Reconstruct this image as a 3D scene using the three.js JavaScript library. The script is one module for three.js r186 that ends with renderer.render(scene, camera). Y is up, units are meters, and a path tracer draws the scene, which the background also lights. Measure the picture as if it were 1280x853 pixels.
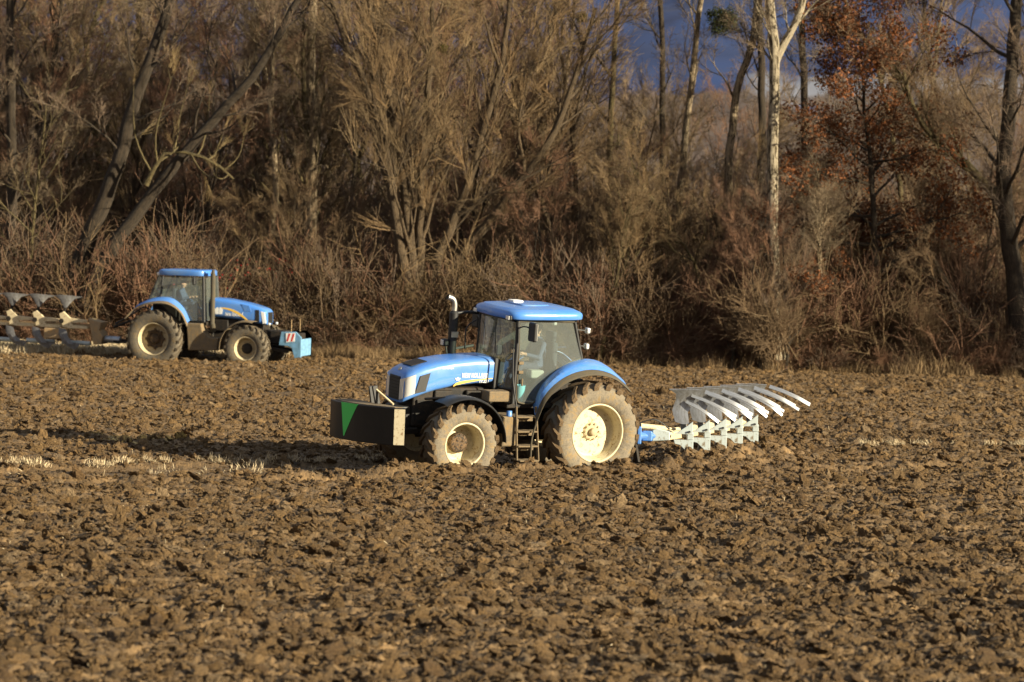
import * as THREE from 'three';
import { RoundedBoxGeometry } from 'three/addons/geometries/RoundedBoxGeometry.js';
import { mergeGeometries, mergeVertices, toCreasedNormals } from 'three/addons/utils/BufferGeometryUtils.js';
import { MarchingCubes } from 'three/addons/objects/MarchingCubes.js';
import { FontLoader } from 'three/addons/loaders/FontLoader.js';
import { TextGeometry } from 'three/addons/geometries/TextGeometry.js';
import { createNoise2D, createNoise3D } from 'simplex-noise';

// ---------- camera, sky, sun, exposure ----------
const scene = new THREE.Scene();
const FPX = 3385, EYE = 4.0, HORIZON = 320, ROLL = THREE.MathUtils.degToRad(1.7);      // lens in pixels of the 1280 x 853 photograph
const PITCH = Math.atan((426.5 - HORIZON) / FPX);
const camera = new THREE.PerspectiveCamera(THREE.MathUtils.radToDeg(2 * Math.atan(426.5 / FPX)), 1280 / 853, 0.5, 8000);
camera.position.set(0, EYE, 0);
camera.rotation.set(-PITCH, 0, ROLL, 'XYZ');
camera.focus = 51;
camera.userData.fStop = 1.75;
const renderer = new THREE.WebGLRenderer({ antialias: true });
renderer.toneMapping = THREE.LinearToneMapping;
renderer.toneMappingExposure = 3.1;
renderer.shadowMap.enabled = true;
renderer.setSize(1024, 682);
const SUN_AZ = THREE.MathUtils.degToRad(26), SUN_EL = THREE.MathUtils.degToRad(15);
const sunDir = new THREE.Vector3(Math.cos(SUN_EL) * Math.cos(SUN_AZ), Math.sin(SUN_EL), Math.cos(SUN_EL) * Math.sin(SUN_AZ));
{ // a clear, slightly hazy winter sky late in the day: pale blue overhead, warm towards the horizon and round the sun
  const W = 256, H = 128, data = new Float32Array(W * H * 4), top = [0.36, 0.47, 0.66], low = [0.9, 0.76, 0.58], glow = [1.0, 0.78, 0.5], K = 0.225;
  for (let y = 0; y < H; y++) for (let x = 0; x < W; x++) {
    const el = ((y + 0.5) / H - 0.5) * Math.PI, az = ((x + 0.5) / W - 0.5) * 2 * Math.PI, d = new THREE.Vector3(Math.cos(el) * Math.cos(az), Math.sin(el), Math.cos(el) * Math.sin(az));
    const t = Math.pow(Math.max(0, d.y), 0.55), c = Math.max(0, d.dot(sunDir)), g = 0.35 * c ** 8 + 1.6 * c ** 60, o = (y * W + x) * 4;
    for (let k = 0; k < 3; k++) data[o + k] = K * (low[k] * (1 - t) + top[k] * t + g * glow[k]); data[o + 3] = 1;
  }
  const sky = new THREE.DataTexture(data, W, H, THREE.RGBAFormat, THREE.FloatType); sky.mapping = THREE.EquirectangularReflectionMapping; sky.magFilter = THREE.LinearFilter; sky.needsUpdate = true;
  scene.background = sky; scene.environment = sky;
}
const sun = new THREE.DirectionalLight(new THREE.Color(1.0, 0.88, 0.64), 4.0);
sun.name = 'sun';
sun.target.position.set(0, 0, -60);
sun.position.copy(sun.target.position).addScaledVector(sunDir, 150);
sun.castShadow = true;
sun.shadow.mapSize.set(4096, 4096);
Object.assign(sun.shadow.camera, { left: -70, right: 70, top: 60, bottom: -60, near: 1, far: 400 });
scene.add(sun, sun.target);

// ---------- helpers ----------
function makeRng(a) { return () => { a = (a + 0x6d2b79f5) | 0; let t = Math.imul(a ^ (a >>> 15), 1 | a); t = (t + Math.imul(t ^ (t >>> 7), 61 | t)) ^ t; return ((t ^ (t >>> 14)) >>> 0) / 4294967296; }; }
const V = (x, y, z) => new THREE.Vector3(x, y, z);
const rad = THREE.MathUtils.degToRad, clamp = THREE.MathUtils.clamp, lerp = THREE.MathUtils.lerp, sstep = THREE.MathUtils.smoothstep;
const n2 = createNoise2D(makeRng(7)), n3 = createNoise3D(makeRng(11));
const rgb = (r, g, b) => new THREE.Color().setRGB(r, g, b);
const camTurn = new THREE.Matrix4().makeRotationFromEuler(new THREE.Euler(-PITCH, 0, ROLL, 'XYZ'));
function pixelRay(u, v) { return V((u - 640) / FPX, -(v - 426.5) / FPX, -1).applyMatrix4(camTurn); }
function at(u, v, dist) { const r = pixelRay(u, v), t = dist / -r.z; return V(r.x * t, EYE + r.y * t, -dist); }
function onGround(u, v, y = 0) { const r = pixelRay(u, v), t = (y - EYE) / r.y; return V(r.x * t, y, r.z * t); }

const taken = new Map();
function numbered(name) { const n = taken.get(name) ?? 0; taken.set(name, n + 1); return n ? `${name}_${String(n).padStart(3, '0')}` : name; }
function shade(o) { o.traverse((c) => { if (c.isMesh) { c.castShadow = true; c.receiveShadow = true; } }); return o; }
function info(o, label, category, group, kind) { if (label) o.userData.label = label; if (category) o.userData.category = category; if (group) o.userData.group = group; if (kind) o.userData.kind = kind; return o; }
function thing(name, label, category, group) { const g = new THREE.Group(); g.name = numbered(name); info(g, label, category, group); scene.add(g); return g; }
function clean(g) { const k = g.index ? g.toNonIndexed() : g; for (const n of Object.keys(k.attributes)) if (!['position', 'normal', 'uv'].includes(n)) k.deleteAttribute(n); k.morphAttributes = {}; return k; }
function join(list) { list = [].concat(list); return list.length === 1 ? list[0] : mergeGeometries(list.map(clean), false); }
function part(name, geoms, mat, parent, label) { const m = new THREE.Mesh(join(geoms), mat); m.name = name; m.castShadow = m.receiveShadow = true; if (label) m.userData.label = label; parent.add(m); return m; }
function solo(name, geoms, mat, label, category, group) { const m = part(numbered(name), geoms, mat, scene); return info(m, label, category, group); }
function structure(name, geoms, mat) { const m = part(numbered(name), geoms, mat, scene); m.userData.kind = 'structure'; return m; }
const move = (g, x, y, z) => (g.translate(x, y, z), g);
const box = (w, h, d, x = 0, y = 0, z = 0, r = 0.012) => move(r > 0 ? new RoundedBoxGeometry(w, h, d, 2, Math.min(r, w * 0.45, h * 0.45, d * 0.45)) : new THREE.BoxGeometry(w, h, d), x, y, z);
function rod(a, b, r0, r1 = r0, n = 12) { const d = b.clone().sub(a), g = new THREE.CylinderGeometry(r1, r0, d.length(), n, 1); g.translate(0, d.length() / 2, 0); g.applyQuaternion(new THREE.Quaternion().setFromUnitVectors(V(0, 1, 0), d.normalize())); return move(g, a.x, a.y, a.z); }
function bar(a, b, w, h, r = 0.01) { const d = b.clone().sub(a), g = box(w, d.length(), h, 0, d.length() / 2, 0, r); g.applyQuaternion(new THREE.Quaternion().setFromUnitVectors(V(0, 1, 0), d.normalize())); return move(g, a.x, a.y, a.z); }
function pipe(pts, r, seg = 24, n = 10) { return new THREE.TubeGeometry(new THREE.CatmullRomCurve3(pts.map((p) => (p.isVector3 ? p : V(...p)))), seg, r, n, false); }
function slab(points, z0, z1, bevel = 0.01) {      // an outline in x, y pulled from z0 to z1
  const s = new THREE.Shape(points.map((p) => new THREE.Vector2(p[0], p[1]))), b = Math.min(bevel, (z1 - z0) * 0.45);
  return move(new THREE.ExtrudeGeometry(s, { depth: z1 - z0 - 2 * b, bevelEnabled: b > 0, bevelThickness: b, bevelSize: b * 0.8, bevelOffset: -b * 0.8, bevelSegments: 2, curveSegments: 16 }), 0, 0, z0 + b);
}
function flatSlab(points, y0, y1, bevel = 0.01) {   // an outline in x, z pulled from y0 to y1
  const g = slab(points.map(([x, z]) => [x, -z]), y0, y1, bevel); g.rotateX(-Math.PI / 2); return g;
}
function lathe(profile, axis, n = 64) {             // profile of [radius, along] pairs, turned round x, y or z
  const g = new THREE.LatheGeometry(profile.map(([r, y]) => new THREE.Vector2(r, y)), n);
  if (axis === 'z') g.rotateX(Math.PI / 2); if (axis === 'x') g.rotateZ(-Math.PI / 2); return g;
}
function skin(rows, closed = false, thick = 0) {     // a sheet through rows of points; thick gives it a second face along the normals
  const R = rows.length, C = rows[0].length, pos = [], uv = [], idx = [];
  rows.forEach((row, i) => row.forEach((p, j) => { pos.push(p.x, p.y, p.z); uv.push(j / (C - 1), i / (R - 1)); }));
  for (let i = 0; i < R - 1; i++) for (let j = 0; j < C - (closed ? 0 : 1); j++) { const a = i * C + j, b = i * C + (j + 1) % C, c = a + C, d = b + C; idx.push(a, b, d, a, d, c); }
  let g = new THREE.BufferGeometry();
  g.setAttribute('position', new THREE.Float32BufferAttribute(pos, 3)); g.setAttribute('uv', new THREE.Float32BufferAttribute(uv, 2)); g.setIndex(idx); g.computeVertexNormals();
  if (!thick) return g;
  const nn = g.attributes.normal, N = R * C, p2 = pos.slice(), u2 = uv.concat(uv), id = idx.slice();
  for (let k = 0; k < N; k++) p2.push(pos[k * 3] - nn.getX(k) * thick, pos[k * 3 + 1] - nn.getY(k) * thick, pos[k * 3 + 2] - nn.getZ(k) * thick);
  for (let k = 0; k < idx.length; k += 3) id.push(idx[k] + N, idx[k + 2] + N, idx[k + 1] + N);
  const edge = (a, b) => id.push(a, a + N, b + N, a, b + N, b);
  for (let j = 0; j < C - 1; j++) { edge(j + 1, j); edge((R - 1) * C + j, (R - 1) * C + j + 1); }
  if (!closed) for (let i = 0; i < R - 1; i++) { edge(i * C, (i + 1) * C); edge((i + 1) * C + C - 1, i * C + C - 1); }
  g = new THREE.BufferGeometry();
  g.setAttribute('position', new THREE.Float32BufferAttribute(p2, 3)); g.setAttribute('uv', new THREE.Float32BufferAttribute(u2, 2)); g.setIndex(id);
  return toCreasedNormals(g, 0.7);
}
function noiseMap(size, fn, srgb) {                  // fn(x, y in 0..1) returns [r, g, b] in 0..1; the noise wraps
  const data = new Uint8Array(size * size * 4);
  for (let y = 0; y < size; y++) for (let x = 0; x < size; x++) { const c = fn(x / size, y / size), o = (y * size + x) * 4; for (let k = 0; k < 3; k++) data[o + k] = clamp(c[k] * 255, 0, 255); data[o + 3] = 255; }
  const t = new THREE.DataTexture(data, size, size); t.wrapS = t.wrapT = THREE.RepeatWrapping; t.magFilter = THREE.LinearFilter; t.minFilter = THREE.LinearMipmapLinearFilter; t.generateMipmaps = true; if (srgb) t.colorSpace = THREE.SRGBColorSpace; t.needsUpdate = true; return t;
}
const wrapNoise = (x, y, f, k = 0) => { const a = x * 2 * Math.PI, b = y * 2 * Math.PI, r = f / (2 * Math.PI); return n3(Math.cos(a) * r + k, Math.sin(a) * r + 0.37 * k, Math.cos(b) * r + 3.1 * k) * 0.6 + n3(Math.sin(b) * r + k, Math.sin(a) * r - k, Math.cos(a + 1) * r) * 0.6; };
const fbmMap = (x, y, f, oct, k) => { let s = 0, a = 1, t = 0; for (let o = 0; o < oct; o++) { s += a * wrapNoise(x, y, f, k + o * 5); t += a; a *= 0.55; f *= 2.1; } return s / t; };
const tiled = (t, x, y = x) => { const c = t.clone(); c.repeat.set(x, y); c.needsUpdate = true; return c; };
const std = (color, roughness = 0.8, more = {}) => new THREE.MeshStandardMaterial({ color, roughness, metalness: 0, side: THREE.DoubleSide, ...more });
function instanced(name, geo, mat, list, parent, colors) {
  const m = new THREE.InstancedMesh(geo, mat, list.length); m.name = name; list.forEach((k, i) => m.setMatrixAt(i, k)); if (colors) list.forEach((k, i) => m.setColorAt(i, colors(i))); m.castShadow = m.receiveShadow = true; m.userData.kind = 'stuff'; parent.add(m); return m;
}
// ---------- the ploughed field ----------
// the tractor's line of travel runs 30 degrees off the picture plane: l along it (backwards), w across it (towards the camera)
const ORIGIN = V(1.035, -0.136, -51.983), C30 = Math.cos(rad(30)), S30 = 0.5;
const along = (x, z) => (x - ORIGIN.x) * C30 - (z - ORIGIN.z) * S30, across = (x, z) => (x - ORIGIN.x) * S30 + (z - ORIGIN.z) * C30;
const across2 = (x, z) => (x + 12.28) * 0.225 + (z + 95.98) * 0.974;
const band = (w, a, b, soft) => sstep(w, a - soft, a + soft) * (1 - sstep(w, b - soft, b + soft));
function fieldHeight(x, z, fine = true) {
  const l = along(x, z), w = across(x, z);
  const ahead = 1 - sstep(l, 1.0, 3.2), behind = 1 - ahead;
  const furrow = band(w, 0.5, 1.36, 0.12) * ahead;
  const strip = band(w, -1.75, 0.5, 0.2) * ahead;
  let h = 0.05 * n2(x * 0.11, z * 0.11 + 9) + 0.05 * n2(x * 0.5, z * 0.5);
  const rough = 1 - 0.75 * Math.max(furrow, strip);
  h += rough * 0.032 * Math.sin((w + 0.25 * n2(l * 0.35, w * 0.6)) * 2 * Math.PI / 0.48);
  if (fine) {
    const a = 1 - Math.abs(n2(x * 2.1 + 4, z * 2.1)), b = 1 - Math.abs(n2(x * 5.3, z * 5.3 + 7)), c = n2(x * 12.1, z * 12.1), e = n2(x * 27, z * 27 + 3);
    h += rough * (0.034 * (a - 0.6) + 0.025 * (b - 0.6) + 0.016 * c + 0.01 * e);
  }
  h += -0.2 * furrow - 0.1 * strip;
  h += 0.16 * band(w, 1.36, 2.0, 0.16) * (0.7 + 0.4 * n2(l * 1.3, 2));                                   // the turned slice along the near lip of the furrow
  const bx = x - 3.0, bz = z + 51.5, bl = clamp(bx * 0.44 - bz * 0.9, 0, 5.2), dx = bx - bl * 0.44, dz = bz + bl * 0.9;                       // soil heaped along the working plough
  h += 0.36 * Math.exp(-(dx * dx + dz * dz) / 0.6) * sstep(bx * 0.44 - bz * 0.9, -0.6, 0.3) * (0.8 + 0.5 * n2(x * 1.7, z * 1.7));
  const w2 = across2(x, z); h -= 0.26 * band(w2, 0.62, 1.4, 0.15) * sstep(x, -40, -20) * (1 - sstep(x, -8.2, -7.2));       // furrow of the far tractor
  return h;
}
const soilMap = noiseMap(512, (x, y) => { const a = fbmMap(x, y, 6, 5, 3), b = fbmMap(x, y, 40, 3, 9), k = 0.74 + 0.3 * a + 0.22 * b; return [k, k * 0.985, k * 0.96]; }, true);
const soilBump = noiseMap(512, (x, y) => { const k = 0.5 + 0.34 * fbmMap(x, y, 10, 5, 21) + 0.16 * fbmMap(x, y, 60, 3, 2); return [k, k, k]; });
const SOIL = rgb(0.262, 0.165, 0.073);
const fieldMat = std(SOIL, 0.92, { map: tiled(soilMap, 1 / 2.3), bumpMap: tiled(soilBump, 1 / 0.9), bumpScale: 0.03 });
{
  const R = 760, C = 720, z0 = 19, z1 = 104, pos = new Float32Array(R * C * 3), uv = new Float32Array(R * C * 2), idx = [];
  for (let i = 0; i < R; i++) {
    const d = z0 * Math.pow(z1 / z0, i / (R - 1)), half = d * 0.235 + 3.5;
    for (let j = 0; j < C; j++) {
      const o = i * C + j, x = (j / (C - 1) * 2 - 1) * half, z = -d;
      pos[o * 3] = x; pos[o * 3 + 1] = fieldHeight(x, z); pos[o * 3 + 2] = z; uv[o * 2] = x; uv[o * 2 + 1] = z;
      if (i && j) { const a = o - C - 1, b = o - C, c = o - 1; idx.push(a, b, o, a, o, c); }
    }
  }
  const g = new THREE.BufferGeometry();
  g.setAttribute('position', new THREE.BufferAttribute(pos, 3)); g.setAttribute('uv', new THREE.BufferAttribute(uv, 2)); g.setIndex(idx); g.computeVertexNormals();
  structure('ploughed_field', g, fieldMat);
}
{ // the land that carries all of it, out to the foot of the hills
  const g = new THREE.PlaneGeometry(9000, 9000, 8, 8); g.rotateX(-Math.PI / 2); g.translate(0, -0.45, -2500);
  const u = g.attributes.uv; for (let i = 0; i < u.count; i++) u.setXY(i, u.getX(i) * 9000, u.getY(i) * 9000);
  structure('ground', g, std(rgb(0.262, 0.165, 0.073), 0.95, { map: tiled(soilMap, 1 / 7) }));
}
// clods: cut, crumbled lumps in a dozen shapes
function clodShape(seed, flat, detail) {
  const r = makeRng(seed), g = mergeVertices(new THREE.IcosahedronGeometry(1, detail).deleteAttribute('normal').deleteAttribute('uv')), p = g.attributes.position, cuts = [];
  for (let k = 0; k < 9; k++) cuts.push([V(r() - 0.5, r() - 0.5, r() - 0.5).normalize(), 0.6 + 0.4 * r()]);
  const o = r() * 50, uv = [];
  for (let i = 0; i < p.count; i++) {
    const d = V().fromBufferAttribute(p, i).normalize(); let m = 1.15;
    for (const [n, c] of cuts) { const q = d.dot(n); if (q > 0.05) m = Math.min(m, c / q); }
    m *= 1 + 0.2 * n3(d.x * 2.2 + o, d.y * 2.2, d.z * 2.2) + 0.2 * n3(d.x * 4.6 + o, d.y * 4.6, d.z * 4.6) + 0.12 * n3(d.x * 9, d.y * 9 + o, d.z * 9);
    p.setXYZ(i, d.x * m, d.y * m * flat, d.z * m); uv.push(d.x * 0.7 + d.y * 0.35, d.z * 0.7 + d.y * 0.3);
  }
  g.setAttribute('uv', new THREE.Float32BufferAttribute(uv, 2)); g.computeVertexNormals();
  return toCreasedNormals(g, 0.55);
}
const clodMat = std(rgb(1, 1, 1), 0.92, { map: soilMap, bumpMap: tiled(soilBump, 1.6), bumpScale: 0.035 });
function soilTint(r) { // turned soil differs clod by clod: dry crust, grey smear, moist crumb
  const t = r(), k = 0.8 + 0.4 * r();
  return t < 0.62 ? rgb(0.305 * k, 0.184 * k, 0.07 * k) : t < 0.8 ? rgb(0.325 * k, 0.205 * k, 0.088 * k) : t < 0.93 ? rgb(0.235 * k, 0.136 * k, 0.05 * k) : rgb(0.38 * k, 0.262 * k, 0.14 * k);
}
{
  const r = makeRng(99), shapes = [], lists = [], tints = [];
  for (let k = 0; k < 12; k++) { shapes.push(clodShape(100 + k, k % 3 === 2 ? 0.4 : 0.75, 3)); lists.push([]); tints.push([]); }
  const zones = [[20, 40, 240, 0.009], [40, 64, 105, 0.015], [64, 103.5, 42, 0.026]];
  const q = new THREE.Quaternion(), e = new THREE.Euler();
  for (const [d0, d1, dens, least] of zones) {
    const mean = (d0 + d1) / 2, count = Math.round(dens * (d1 - d0) * (mean * 0.42 + 4));
    for (let k = 0; k < count; k++) {
      let d, half; do { d = d0 + (d1 - d0) * r(); half = d * 0.21 + 2; } while (r() > half / (d1 * 0.21 + 2));
      const x = (r() * 2 - 1) * half, z = -d, w = across(x, z), l = along(x, z);
      const flat = (l < 1.8 && w > -1.75 && w < 1.36) ? 0.45 : 1;
      let s = (least + 0.075 * Math.pow(r(), 10) + 0.024 * r() * r()) * flat;
      const patch = n2(x * 0.7, z * 0.7 + 30); if (patch > 0.2) s *= 1 + 0.4 * patch;
      const h = fieldHeight(x, z) + s * (0.25 * r());
      const k2 = Math.floor(r() * 12); q.setFromEuler(e.set((r() - 0.5) * 1.6, r() * 6.28, (r() - 0.5) * 1.6));
      lists[k2].push(new THREE.Matrix4().compose(V(x, h, z), q, V(s * (0.85 + 0.8 * r()), s * 0.8, s * (0.8 + 0.5 * r())))); tints[k2].push(soilTint(r));
    }
  }
  const g = new THREE.Group(); g.name = 'soil_clods'; info(g, 'brown crumbled clods strewn over the whole ploughed field', 'soil', null, 'stuff'); scene.add(g);
  shapes.forEach((s, k) => instanced('clod', s, clodMat, lists[k], g, (i) => tints[k][i]));
  console.log('clods', lists.reduce((a, b) => a + b.length, 0));
}
// ---------- hills behind the wood ----------
{
  const R = 150, C = 260, rows = [];
  for (let i = 0; i < R; i++) {
    const row = [];
    for (let j = 0; j < C; j++) {
      const x = (j / (C - 1) - 0.5) * 1900, t = i / (R - 1), z = -560 - t * 1500;
      row.push(V(x, -3 + 330 * sstep(t, 0.02, 1.0) * (0.95 + 0.1 * n2(x * 0.0016, 3)) + 8 * n2(x * 0.01, t * 14) * t + 2 * n2(x * 0.035, t * 50) + 0.8 * n2(x * 0.12, t * 170), z));
    }
    rows.push(row);
  }
  const g = skin(rows), p = g.attributes.position, c = [];
  for (let i = 0; i < p.count; i++) { // wooded slopes, shade and blue haze painted into their colour; frosted meadow low right
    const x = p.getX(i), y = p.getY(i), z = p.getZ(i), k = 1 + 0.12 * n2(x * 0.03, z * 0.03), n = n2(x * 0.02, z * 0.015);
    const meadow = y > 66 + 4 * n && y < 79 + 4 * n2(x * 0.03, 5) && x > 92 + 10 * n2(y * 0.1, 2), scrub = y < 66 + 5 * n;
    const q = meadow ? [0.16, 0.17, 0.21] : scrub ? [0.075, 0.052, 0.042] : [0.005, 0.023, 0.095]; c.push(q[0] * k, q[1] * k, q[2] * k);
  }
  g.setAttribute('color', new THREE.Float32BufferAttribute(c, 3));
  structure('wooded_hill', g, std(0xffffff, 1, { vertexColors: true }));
}
{ // leaf litter under the trees
  const R = 60, C = 90, rows = [];
  for (let i = 0; i < R; i++) { const row = []; for (let j = 0; j < C; j++) { const x = -60 + j * 1.6, z = -102.2 - i * 1.6; row.push(V(x, -0.12 + 0.16 * n2(x * 0.2, z * 0.2) + 0.1 * n2(x * 0.7, z * 0.7) + Math.max(0, -z - 112) * 0.012, z)); } rows.push(row); }
  structure('forest_floor', skin(rows), std(rgb(0.27, 0.165, 0.085), 0.95, { map: tiled(soilMap, 40), bumpMap: tiled(soilBump, 60), bumpScale: 0.06 }));
}
// ---------- trees ----------
class Wood { // gathers tapered limbs into one geometry
  constructor() { this.p = []; this.n = []; this.u = []; this.i = []; }
  limb(pts, radii, sides) {
    const b = this.p.length / 3; let along = 0, side = null;
    pts.forEach((c, k) => {
      const d = (pts[k + 1] ?? c).clone().sub(pts[k - 1] ?? c).normalize();
      if (!side) side = Math.abs(d.y) < 0.9 ? V(0, 1, 0) : V(1, 0, 0);
      const s = side.clone().cross(d).normalize(), t = d.clone().cross(s); side = t.clone().negate().cross(d).lengthSq() > 0 ? side : t;
      if (k) along += c.distanceTo(pts[k - 1]);
      for (let j = 0; j <= sides; j++) { const a = j / sides * 2 * Math.PI, nx = s.x * Math.cos(a) + t.x * Math.sin(a), ny = s.y * Math.cos(a) + t.y * Math.sin(a), nz = s.z * Math.cos(a) + t.z * Math.sin(a), R = radii[k]; this.p.push(c.x + nx * R, c.y + ny * R, c.z + nz * R); this.n.push(nx, ny, nz); this.u.push(j / sides * Math.max(0.15, radii[0] * 6.28), along); }
    });
    for (let k = 0; k < pts.length - 1; k++) for (let j = 0; j < sides; j++) { const a = b + k * (sides + 1) + j, c = a + sides + 1; this.i.push(a, a + 1, c + 1, a, c + 1, c); }
  }
  build() { const g = new THREE.BufferGeometry(); g.setAttribute('position', new THREE.Float32BufferAttribute(this.p, 3)); g.setAttribute('normal', new THREE.Float32BufferAttribute(this.n, 3)); g.setAttribute('uv', new THREE.Float32BufferAttribute(this.u, 2)); g.setIndex(this.i); return g; }
}
function wander(r, start, dir, len, seg, bend, lift) {
  const pts = [start.clone()], d = dir.clone().normalize(), step = len / seg;
  for (let k = 0; k < seg; k++) { d.add(V((r() - 0.5) * bend, (r() - 0.5) * bend + lift, (r() - 0.5) * bend)).normalize(); pts.push(pts[k].clone().addScaledVector(d, step)); }
  return pts;
}
const taper = (n, a, b, p = 1) => Array.from({ length: n }, (_, k) => lerp(a, b, Math.pow(k / (n - 1), p)));
function pointOn(pts, t) { const f = t * (pts.length - 1), k = Math.min(pts.length - 2, Math.floor(f)); return [pts[k].clone().lerp(pts[k + 1], f - k), pts[k + 1].clone().sub(pts[k]).normalize()]; }
function turned(r, d, angle) { const o = V(r() - 0.5, r() - 0.5, r() - 0.5).cross(d).normalize(); return d.clone().multiplyScalar(Math.cos(angle)).addScaledVector(o, Math.sin(angle)).normalize(); }
// twig sprays, one metre long along y
function spray(seed, kind) {
  const r = makeRng(seed), w = new Wood(), twig = (s, d, len, ra, seg, bend, lift) => { const p = wander(r, s, d, len, seg, bend, lift); w.limb(p, taper(p.length, ra, ra * 0.35), 3); return p; };
  if (kind === 'whip') {
    for (let k = 0; k < 9; k++) { const p = twig(V((r() - 0.5) * 0.1, r() * 0.3, (r() - 0.5) * 0.1), turned(r, V(0, 1, 0), 0.05 + 0.6 * r()), 0.5 + 0.55 * r(), 0.0062, 3, 0.14, 0.05); for (let m = 0; m < 2; m++) { const [q, d] = pointOn(p, 0.3 + 0.6 * r()); twig(q, turned(r, d, 0.4 + 0.3 * r()), 0.14 + 0.22 * r(), 0.004, 2, 0.2, 0.05); } }
  } else {
    const axis = twig(V(0, 0, 0), V(0, 1, 0), 1, 0.012, 5, 0.3, 0.02);
    for (let k = 0; k < 15; k++) {
      const [q, d] = pointOn(axis, 0.08 + 0.9 * k / 15), len = (0.6 - 0.4 * k / 15) * (0.6 + 0.6 * r());
      const s = twig(q, turned(r, d, 0.5 + 0.5 * r()), len, 0.0072, 3, 0.45, 0.06);
      for (let m = 0; m < 3; m++) { const [a, b] = pointOn(s, 0.2 + 0.75 * r()); twig(a, turned(r, b, 0.5 + 0.5 * r()), len * (0.25 + 0.35 * r()), 0.0045, 2, 0.4, 0.04); }
    }
  }
  return w.build();
}
const sprays = { fine: [1, 2, 3].map((k) => spray(k, 'fine')), whip: [11, 12, 13].map((k) => spray(k, 'whip')) };
function leafSpray(seed, n) { // dry leaves still hanging on an oak
  const r = makeRng(seed), pos = [], uv = [];
  for (let k = 0; k < n; k++) {
    const c = V((r() - 0.5) * 0.75, 0.1 + r() * 0.95, (r() - 0.5) * 0.75), a = V(r() - 0.5, r() - 0.7, r() - 0.5).normalize(), b = V(r() - 0.5, r() - 0.5, r() - 0.5).cross(a).normalize(), m = a.clone().cross(b), L = 0.09 + 0.09 * r(), W = L * 0.32;
    const e = [c, c.clone().addScaledVector(a, L * 0.45).addScaledVector(b, W).addScaledVector(m, 0.02), c.clone().addScaledVector(a, L), c.clone().addScaledVector(a, L * 0.5).addScaledVector(b, -W).addScaledVector(m, 0.025)];
    for (const j of [0, 1, 2, 0, 2, 3]) { pos.push(e[j].x, e[j].y, e[j].z); uv.push(j & 1, j >> 1); }
  }
  const g = new THREE.BufferGeometry(); g.setAttribute('position', new THREE.Float32BufferAttribute(pos, 3)); g.setAttribute('uv', new THREE.Float32BufferAttribute(uv, 2)); g.computeVertexNormals(); return g;
}
const barkMap = noiseMap(256, (x, y) => { const k = 0.72 + 0.32 * fbmMap(x, y * 0.999, 9, 4, 13) + 0.22 * fbmMap(x, y, 30, 3, 4); return [k, k * 0.98, k * 0.94]; }, true);
const barkBump = noiseMap(256, (x, y) => { const k = 0.5 + 0.5 * wrapNoise(x, y, 12, 8) * 0.7 + 0.25 * wrapNoise(x, y, 40, 3); return [k, k, k]; });
const paleMap = noiseMap(256, (x, y) => { const b = sstep(wrapNoise(x, y, 7, 15) + 0.7 * wrapNoise(x, y, 22, 6), 0.15, 0.6), k = 0.86 + 0.2 * fbmMap(x, y, 12, 4, 33); return [k * lerp(1, 0.42, b), k * lerp(0.98, 0.38, b), k * lerp(0.94, 0.3, b)]; }, true);
const bark = (c) => std(c, 0.95, { map: tiled(barkMap, 1.2, 0.5), bumpMap: tiled(barkBump, 2, 0.6), bumpScale: 0.03 });
const BARK = { dark: bark(rgb(0.075, 0.054, 0.034)), brown: bark(rgb(0.17, 0.12, 0.07)), pale: std(rgb(0.4, 0.32, 0.22), 0.95, { map: tiled(paleMap, 0.8, 0.35), bumpMap: tiled(barkBump, 2, 0.6), bumpScale: 0.04 }), white: std(rgb(0.5, 0.44, 0.34), 0.95, { map: tiled(paleMap, 0.6, 0.3), bumpMap: tiled(barkBump, 2, 0.6), bumpScale: 0.04 }), moss: bark(rgb(0.19, 0.15, 0.065)) };
const twigMat = std(0xffffff, 0.9);
const leafMat = new THREE.MeshPhysicalMaterial({ color: 0xffffff, roughness: 0.85, side: THREE.DoubleSide, transmission: 0.25, thickness: 0, specularIntensity: 0.3 });
const TWIG = { brown: [0.185, 0.121, 0.065], tan: [0.215, 0.142, 0.07], mauve: [0.175, 0.121, 0.08], red: [0.205, 0.108, 0.062], grey: [0.195, 0.14, 0.084], gold: [0.26, 0.18, 0.08] };
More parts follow.
